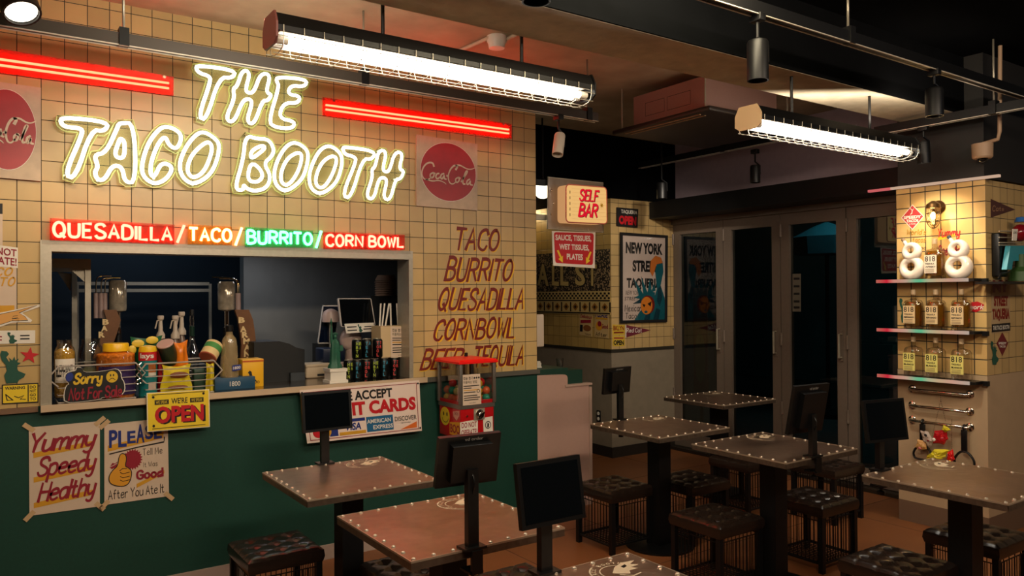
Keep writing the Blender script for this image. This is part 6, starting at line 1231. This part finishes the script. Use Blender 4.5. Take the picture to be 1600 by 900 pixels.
# dome camera
XCm = 1.9; q = ax_(1535, 248, XCm); t = thing('dome_camera', 'beige dome security camera on an arm above the column', 'security camera', tuple(q))
b = MB(); MBe = mat('beige_plastic', (170, 140, 112), .5); h = ax_(1535, 230, XCm).z-q.z; b.lathe([(.05, .0), (.058, .01), (.06, h+.02), (.0, h+.022)], q, MBe, 24); b.build('housing', t)
b = MB(); b.ball(q+V((0, 0, .002)), .032, mat('smoked_dome', (14, 14, 14), .05), (1, 1, .9)); b.build('dome', t)
b = MB(); b.tube([q+V((0, 0, h+.02)), q+V((0, -.09, h+.035)), q+V((0, -.1, h+.08)), q+V((.02, -.1, 3.07-q.z))], .012, MBe, False, 8); b.build('arm', t)

# ------------------------------------------------------------------ tables
M_TOP = mat('scratched_steel_top', (176, 150, 130), .36, .95, noise=.2, nscale=26, bump=.06)
def stain(m):
    nt = m.node_tree; b = nt.nodes['Principled BSDF']; g = nt.nodes.new('ShaderNodeNewGeometry'); t = nt.nodes.new('ShaderNodeTexNoise'); t.inputs['Scale'].default_value = 5; t.inputs['Detail'].default_value = 7; t.inputs['Distortion'].default_value = 1.2
    mr = nt.nodes.new('ShaderNodeMapRange'); mr.inputs[3].default_value = .2; mr.inputs[4].default_value = .5; nt.links.new(g.outputs['Position'], t.inputs['Vector']); nt.links.new(t.outputs['Fac'], mr.inputs[0]); nt.links.new(mr.outputs[0], b.inputs['Roughness'])
stain(M_TOP)
M_BAND = mat('worn_steel_edge', (120, 106, 92), .4, .8, noise=.5, nscale=40); M_RIV = mat('bright_rivet', (230, 216, 196), .3, .7)
TH, TS = .74, .6
def make_table(label):
    t = thing('bistro_table', label, 'table', (0, 0, 0), 'riveted steel-topped tables'); s = TS/2
    b = MB(); b.box((-s, -s, TH-.004), (s, s, TH), M_TOP); b.build('tabletop', t); b = MB()
    for a in ((-s-.001, -s-.001, s+.001, -s+.002), (-s-.001, s-.002, s+.001, s+.001), (-s-.001, -s, -s+.002, s), (s-.002, -s, s+.001, s)): b.box((a[0], a[1], TH-.006), (a[2], a[3], TH+.0006), mat('worn_highlight_edge', (190, 172, 150), .35, .6))  # worn edge, with a bright edge highlight put into its colour
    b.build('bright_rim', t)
    b = MB()
    for a in ((-s, -s, s, -s+.004), (-s, s-.004, s, s), (-s, -s, -s+.004, s), (s-.004, -s, s, s)): b.box((a[0], a[1], TH-.03), (a[2], a[3], TH-.004), M_BAND)
    b.build('edge_band', t); b = MB(); b.box((-s+.01, -s+.01, TH-.028), (s-.01, s-.01, TH-.005), M_BLACK); b.build('underboard', t)
    rv = None; e = s-.016; spots = [(-e+2*e*k/8, -e) for k in range(9)]+[(-e+2*e*k/8, e) for k in range(9)]+[(x, -e+2*e*k/8) for x in (-e, e) for k in range(1, 8)]
    for x, y in spots:
        if rv is None:
            b = MB(); b.lathe([(.0075, 0), (.0065, .0035), (.004, .0055), (0, .006)], (0, 0, 0), M_RIV, 10); rv = b.build('rivet', t); rv.location = (x, y, TH)
        else: r = rv.copy(); col.objects.link(r); r.parent = t; r.location = (x, y, TH)
    b = MB(); b.box((-.05, -.05, .015), (.05, .05, TH-.05), M_BLACK); b.build('pedestal', t)
    b = MB(); b.lathe([(.21, 0), (.21, .01), (.12, .016), (.0, .018)], (0, 0, 0), M_BLACK, 36); b.build('base', t)
    b = MB(); b.box((-.2, -.03, TH-.05), (.2, .03, TH-.028), M_BLACK); b.box((-.03, -.2, TH-.05), (.03, .2, TH-.028), M_BLACK); b.build('spider', t)
    f = Face((.08, .275, TH), (.27, .275, TH), (.27, .1, TH), (.08, .1, TH), (0, 0, 1)); b = MB(); MP = mat('cream_print', (210, 190, 160), .5)
    for i, ch in enumerate('THE TACO BOOTH'):
        a = math.radians(230-i*14); c = (.42+.4*math.cos(a), .5-.4*math.sin(a)); ca, sa = math.cos(a-PI/2), math.sin(a-PI/2)
        if ch == ' ': continue
        vs, fs = tmesh(ch, .03); b.add([f(c[0]+.06*((x-.5)*ca-(y-.5)*1.4*sa), c[1]-.06*((x-.5)*sa+(y-.5)*1.4*ca), .0008) for x, y in vs], fs, MP)
    f.line(b, arc(.42, .5, .46, .46, 95, 240, 24), .005, MP, .0006); f.line(b, arc(.42, .5, .3, .3, 150, 300, 24), .004, MP, .0006)
    f.poly(b, [(.3, .5), (.5, .3), (.72, .2), (.98, .24), (.8, .34), (.9, .44), (.72, .46), (.78, .56), (.6, .56), (.52, .68), (.4, .6)], MP, .0003, .0003); f.line(b, [(.36, .62), (.5, .78), (.68, .74)], .006, MP, .0006)
    f.poly(b, [(.6, .34), (.72, .3), (.7, .38), (.6, .42)], M_BLACK, .0007, .0002); b.build('printed_logo', t, label='cream ring of lettering with a figure'); return t
TABS = [(-1.865, -1.085, 'steel table against the green wall, under the card sign'), (-1.85, -1.965, 'steel table in the middle foreground, brightest top'), (-1.85, -2.885, 'steel table cut by the bottom edge of the picture'),
        (.225, -.965, 'steel table in front of the pillar'), (.25, -1.785, 'steel table in the centre right, before the doors'), (.32, -2.73, 'steel table in front of the bottle column'), (1.52, -.335, 'dark steel table up against the glass doors')]
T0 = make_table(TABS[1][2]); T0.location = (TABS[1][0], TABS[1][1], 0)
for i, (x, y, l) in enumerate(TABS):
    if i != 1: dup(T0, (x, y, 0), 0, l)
# ------------------------------------------------------------------ stools
M_LEA = mat('dark_brown_leather', (34, 25, 20), .24, noise=.3, nscale=25, bump=.1)
SH, SW = .385, .35
def make_stool(label):
    t = thing('tufted_stool', label, 'stool', (0, 0, 0), 'black wire-basket stools'); s = SW/2; n = 30
    btn = [(-.095+.095*i, -.095+.095*j) for i in range(3) for j in range(3)]
    def hz(x, y):
        e = min(s-abs(x), s-abs(y)); h = .5*min(1, e/.03)**.5
        for bx, by in btn: d = math.hypot(x-bx, y-by); h -= .42*math.exp(-(d/.022)**2)
        for k in (-.095, 0, .095): h -= .12*math.exp(-((x-k)/.008)**2)+.12*math.exp(-((y-k)/.008)**2)
        return SH-.02+.034*h
    b = MB(); vs = [(-s+SW*i/n, -s+SW*j/n, hz(-s+SW*i/n, -s+SW*j/n)) for j in range(n+1) for i in range(n+1)]; N = len(vs)
    fs = [(j*(n+1)+i, j*(n+1)+i+1, (j+1)*(n+1)+i+1, (j+1)*(n+1)+i) for j in range(n) for i in range(n)]
    rim = [i for i in range(n+1)]+[j*(n+1)+n for j in range(1, n+1)]+[n*(n+1)+i for i in range(n-1, -1, -1)]+[j*(n+1) for j in range(n-1, 0, -1)]
    m_ = len(rim); vs += [(vs[k][0]*1.02, vs[k][1]*1.02, SH-.05) for k in rim]+[(vs[k][0]*.98, vs[k][1]*.98, SH-.075) for k in rim]
    for r in range(2):
        for k in range(m_):
            a, c = (rim[k], rim[(k+1) % m_]) if r == 0 else (N+k, N+(k+1) % m_); fs.append((a, c, N+r*m_+(k+1) % m_, N+r*m_+k))
    fs.append([N+m_+k for k in range(m_)]); b.add([V(q) for q in vs], fs, M_LEA, True); cu = b.build('cushion', t)
    for bx, by in btn: b = MB(); b.ball((bx, by, hz(bx, by)+.001), .008, M_LEA, (1, 1, .5), 10); b.build('button', cu)
    for x in (-1, 1):
        for y in (-1, 1): b = MB(); cx_, cy_ = x*(s-.02), y*(s-.02); b.box((cx_-.014, cy_-.014, 0), (cx_+.014, cy_+.014, SH-.07), M_BLACK); b.build('leg', t)
    e = s-.02
    for ax, sg in ((0, -1), (0, 1), (1, -1), (1, 1)):
        b = MB(); Q = (lambda u, z: (u, sg*e, z)) if ax == 0 else (lambda u, z: (sg*e, u, z))
        for k in range(1, 12): u = -e+2*e*k/12; b.tube([Q(u, .05), Q(u, .285)], .0024, M_BLACK, False, 5)
        b.tube([Q(-e, .285), Q(e, .285)], .003, M_BLACK, False, 5); b.tube([Q(-e, .05), Q(e, .05)], .008, M_BLACK, False, 6); b.build('wire_side', t)
    b = MB()
    for k in range(1, 12): u = -e+2*e*k/12; b.tube([(u, -e, .05), (u, e, .05)], .0024, M_BLACK, False, 5); b.tube([(-e, u, .052), (e, u, .052)], .0024, M_BLACK, False, 5)
    b.build('wire_bottom', t); return t
STO = [(-2.085, -.72, 'tufted stool against the green wall, left of the first table'), (.015, -.78, 'tufted stool left of the table before the pillar'), (.01, -1.60, 'tufted stool under the left side of the centre right table'), (.76, -1.68, 'tufted stool right of the centre right table'),
       (.10, -2.545, 'tufted stool at the bottom edge, left of the table before the column'), (.82, -2.55, 'tufted stool at the right edge, beside the table before the column'), (-1.42, -1.78, 'tufted stool tucked beside the middle foreground table'), (-1.68, -1.36, 'tufted stool half hidden between the two left tables'),
       (.52, -.95, 'tufted stool in shadow right of the table before the pillar'), (1.3, -.75, 'tufted stool in the dark in front of the glass doors'), (1.62, -1.2, 'tufted stool in the dark beside the column')]
S0 = make_stool(STO[0][2]); S0.location = (STO[0][0], STO[0][1], 0)
for x, y, l in STO[1:]: dup(S0, (x, y, 0), 0, l)
# ------------------------------------------------------------------ ordering tablets on posts
def tablet(base, px_top, ang, tilt, w, h, front, label, off=(0, 0), clamp=None):
    """ang: bearing of the screen's long edge from the X axis; front: its face is turned to the camera"""
    bx, by = base; t = thing('order_tablet', label, 'tablet', (bx, by, TH), 'ordering tablets on clamp posts'); zc = ay_(*px_top, by).z
    e = V((math.cos(ang), math.sin(ang), 0)); nrm = V((math.sin(ang), -math.cos(ang), 0))
    if not front: nrm = -nrm
    up = (V((0, 0, 1))*math.cos(tilt)-nrm*math.sin(tilt)).normalized(); nn = e.cross(up).normalized()
    if nn.dot(nrm) < 0: nn = -nn
    c = V((bx+off[0], by+off[1], zc))+nn*.03
    b = MB(); b.obox(c, e*w/2, up*h/2, nn*.009, M_BLK); cs = b.build('casing', t)
    b = MB(); b.obox(c+nn*.0095, e*(w/2-.013), up*(h/2-.013), nn*.0008, M_SCR); b.build('display', cs)
    b = MB(); b.obox(c-nn*.02, e*w*.32, up*h*.36, nn*.016, M_BLK); b.build('back_box', cs)
    b = MB(); f = Face(c-nn*.0095-e*(-.01)*1+up*h*.44, c-nn*.0095+e*.09+up*h*.44, c-nn*.0095+e*.09+up*h*.36, c-nn*.0095+e*.01+up*h*.36, -nn)
    if not front: f = Face(c-nn*.0095-e*.02+up*h*.46, c-nn*.0095+e*.045+up*h*.46, c-nn*.0095+e*.045+up*h*.40, c-nn*.0095-e*.02+up*h*.40, -nn); f.text(b, 'vd order', (0, 0, 1, 1), mat('pale_label_ink', (150, 144, 136), .5), .0006); b.build('back_lettering', t)
    b = MB(); b.box((bx-.02, by-.012, TH), (bx+.02, by+.012, zc-.02), M_BLK); b.build('post', t)
    b = MB(); k = clamp or 1; b.box((bx-.04, by-.03, TH), (bx+.04, by+.03, TH+.008), M_BLK); b.box((bx-.02, by+k*.03-.006, TH-.075), (bx+.02, by+k*.03+.006, TH), M_BLK); b.box((bx-.025, by-.03, TH-.075), (bx+.025, by+.035, TH-.068), M_BLK); cl = b.build('clamp', t)
    b = MB(); b.lathe([(.006, 0), (.006, -.03), (.017, -.036), (.017, -.05), (0, -.054)], (bx, by-.005, TH-.06), M_BLK, 12); b.build('clamp_knob', cl)
    b = MB(); b.tube(chaikin([c-nn*.03-up*.02, c-nn*.07-up*.05, c-nn*.06-up*.1, V((bx, by+.02, zc-.15))]), .003, M_BLK, False, 6); b.build('cable', t)
tablet((-1.86, -.775), (505, 642), math.radians(1), .12, .25, .19, True, 'black order tablet facing the camera in front of the card sign')
tablet((-1.93, -2.262), (745, 722), math.radians(-6), .22, .222, .172, False, 'black order tablet seen from behind on the middle foreground table', clamp=-1)
tablet((-1.87, -2.575), (866, 764), math.radians(0), .16, .232, .185, True, 'black order tablet facing the camera at the bottom centre')
tablet((.188, -.655), (983, 594), math.radians(5), .1, .25, .17, False, 'black order tablet seen from behind on the table before the pillar')
tablet((ay_(1270, 700, -2.07).x, -2.07), (1270, 641), math.radians(-4), .2, .26, .25, False, 'black order tablet in the dark on the centre right table', clamp=-1)
tablet((.174, -2.425), (1411, 650), math.radians(-12), .14, .25, .19, True, 'black order tablet in front of the grab bars')
# things seen outside and on the doors
PYY = ax_(1292, 380, 5.6).y; PZZ = ax_(1292, 346, 5.6).z
t = thing('parasol', 'closed-looking teal parasol standing in the dark outside the doors', 'parasol', (5.6, PYY, -.01))
b = MB(); b.lathe([(.0, 0), (.15, -.06), (.42, -.2), (.4, -.42), (.38, -.2), (.14, -.09), (0, -.04)], (5.6, PYY, PZZ), mat('teal_canvas', (20, 96, 110), .8), 8); b.build('canopy', t)
b = MB(); b.lathe([(.025, 0), (.025, PZZ-.02)], (5.6, PYY, 0), M_BLACK, 10); b.build('pole', t); b = MB(); b.lathe([(.25, 0), (.25, .06), (.05, .09)], (5.6, PYY, -.01), M_BLACK, 20); b.build('base', t)
f = ax_(1244, 428, XD-.006); b = MB(); fs_ = Face((XD-.0055, ax_(1239, 428, XD).y, ax_(1239, 428, XD).z), (XD-.0055, ax_(1252, 428, XD).y, ax_(1239, 428, XD).z), (XD-.0055, ax_(1252, 487, XD).y, ax_(1252, 487, XD).z), (XD-.0055, ax_(1239, 487, XD).y, ax_(1252, 487, XD).z), NX)
fs_.sheet(b, mat('grey_notice', (96, 90, 78), .6), .001); [fs_.poly(b, [(.15, y), (.85, y), (.85, y+.06), (.15, y+.06)], M_INK, .0014, .0003) for y in (.1, .3, .5, .7, .86)]; b.single('door_notice', 'narrow grey notice stuck on the third door glass', 'notice')
f = Face((XD+.35, ax_(1085, 450, XD+.35).y, ax_(1085, 450, XD+.35).z), (XD+.35, ax_(1106, 450, XD+.35).y, ax_(1085, 450, XD+.35).z), (XD+.35, ax_(1106, 535, XD+.35).y, .01), (XD+.35, ax_(1085, 535, XD+.35).y, .01), NX)
b = MB(); f.sheet(b, mat('dull_red_banner', (150, 40, 30), .6), .02, (0, 0, 1, .72)); f.disc(b, .5, .45, .4, .16, mat('banner_tan', (150, 110, 60), .6), .021); b.box((XD+.34, f(.45, 0).y-.01, 0), (XD+.37, f(.45, 0).y+.01, 1.4), M_BLACK); b.single('street_banner', 'dull red banner stand outside the first door', 'banner')
b = MB(); rr_ = random.Random(5); a = az_(1342, 752, 0); cX = 3.1
for k in range(900):
    x, y = rr_.uniform(2.75, 4.6), rr_.uniform(-1.75, -.95); h = rr_.uniform(.03, .1); d = rr_.uniform(0, PI); w = .006
    b.add([V((x-w*math.cos(d), y-w*math.sin(d), 0)), V((x+w*math.cos(d), y+w*math.sin(d), 0)), V((x+rr_.uniform(-.03, .03), y+rr_.uniform(-.03, .03), h))], [(0, 1, 2)], mat('night_grass', (62, 82, 34), .9))
b.box((2.72, -1.78, -.02), (4.65, -.92, .0), mat('grass_soil', (40, 48, 26), .9)); tag(b.build('grass'), 'patch of grass outside the last door', 'grass', kind='stuff')
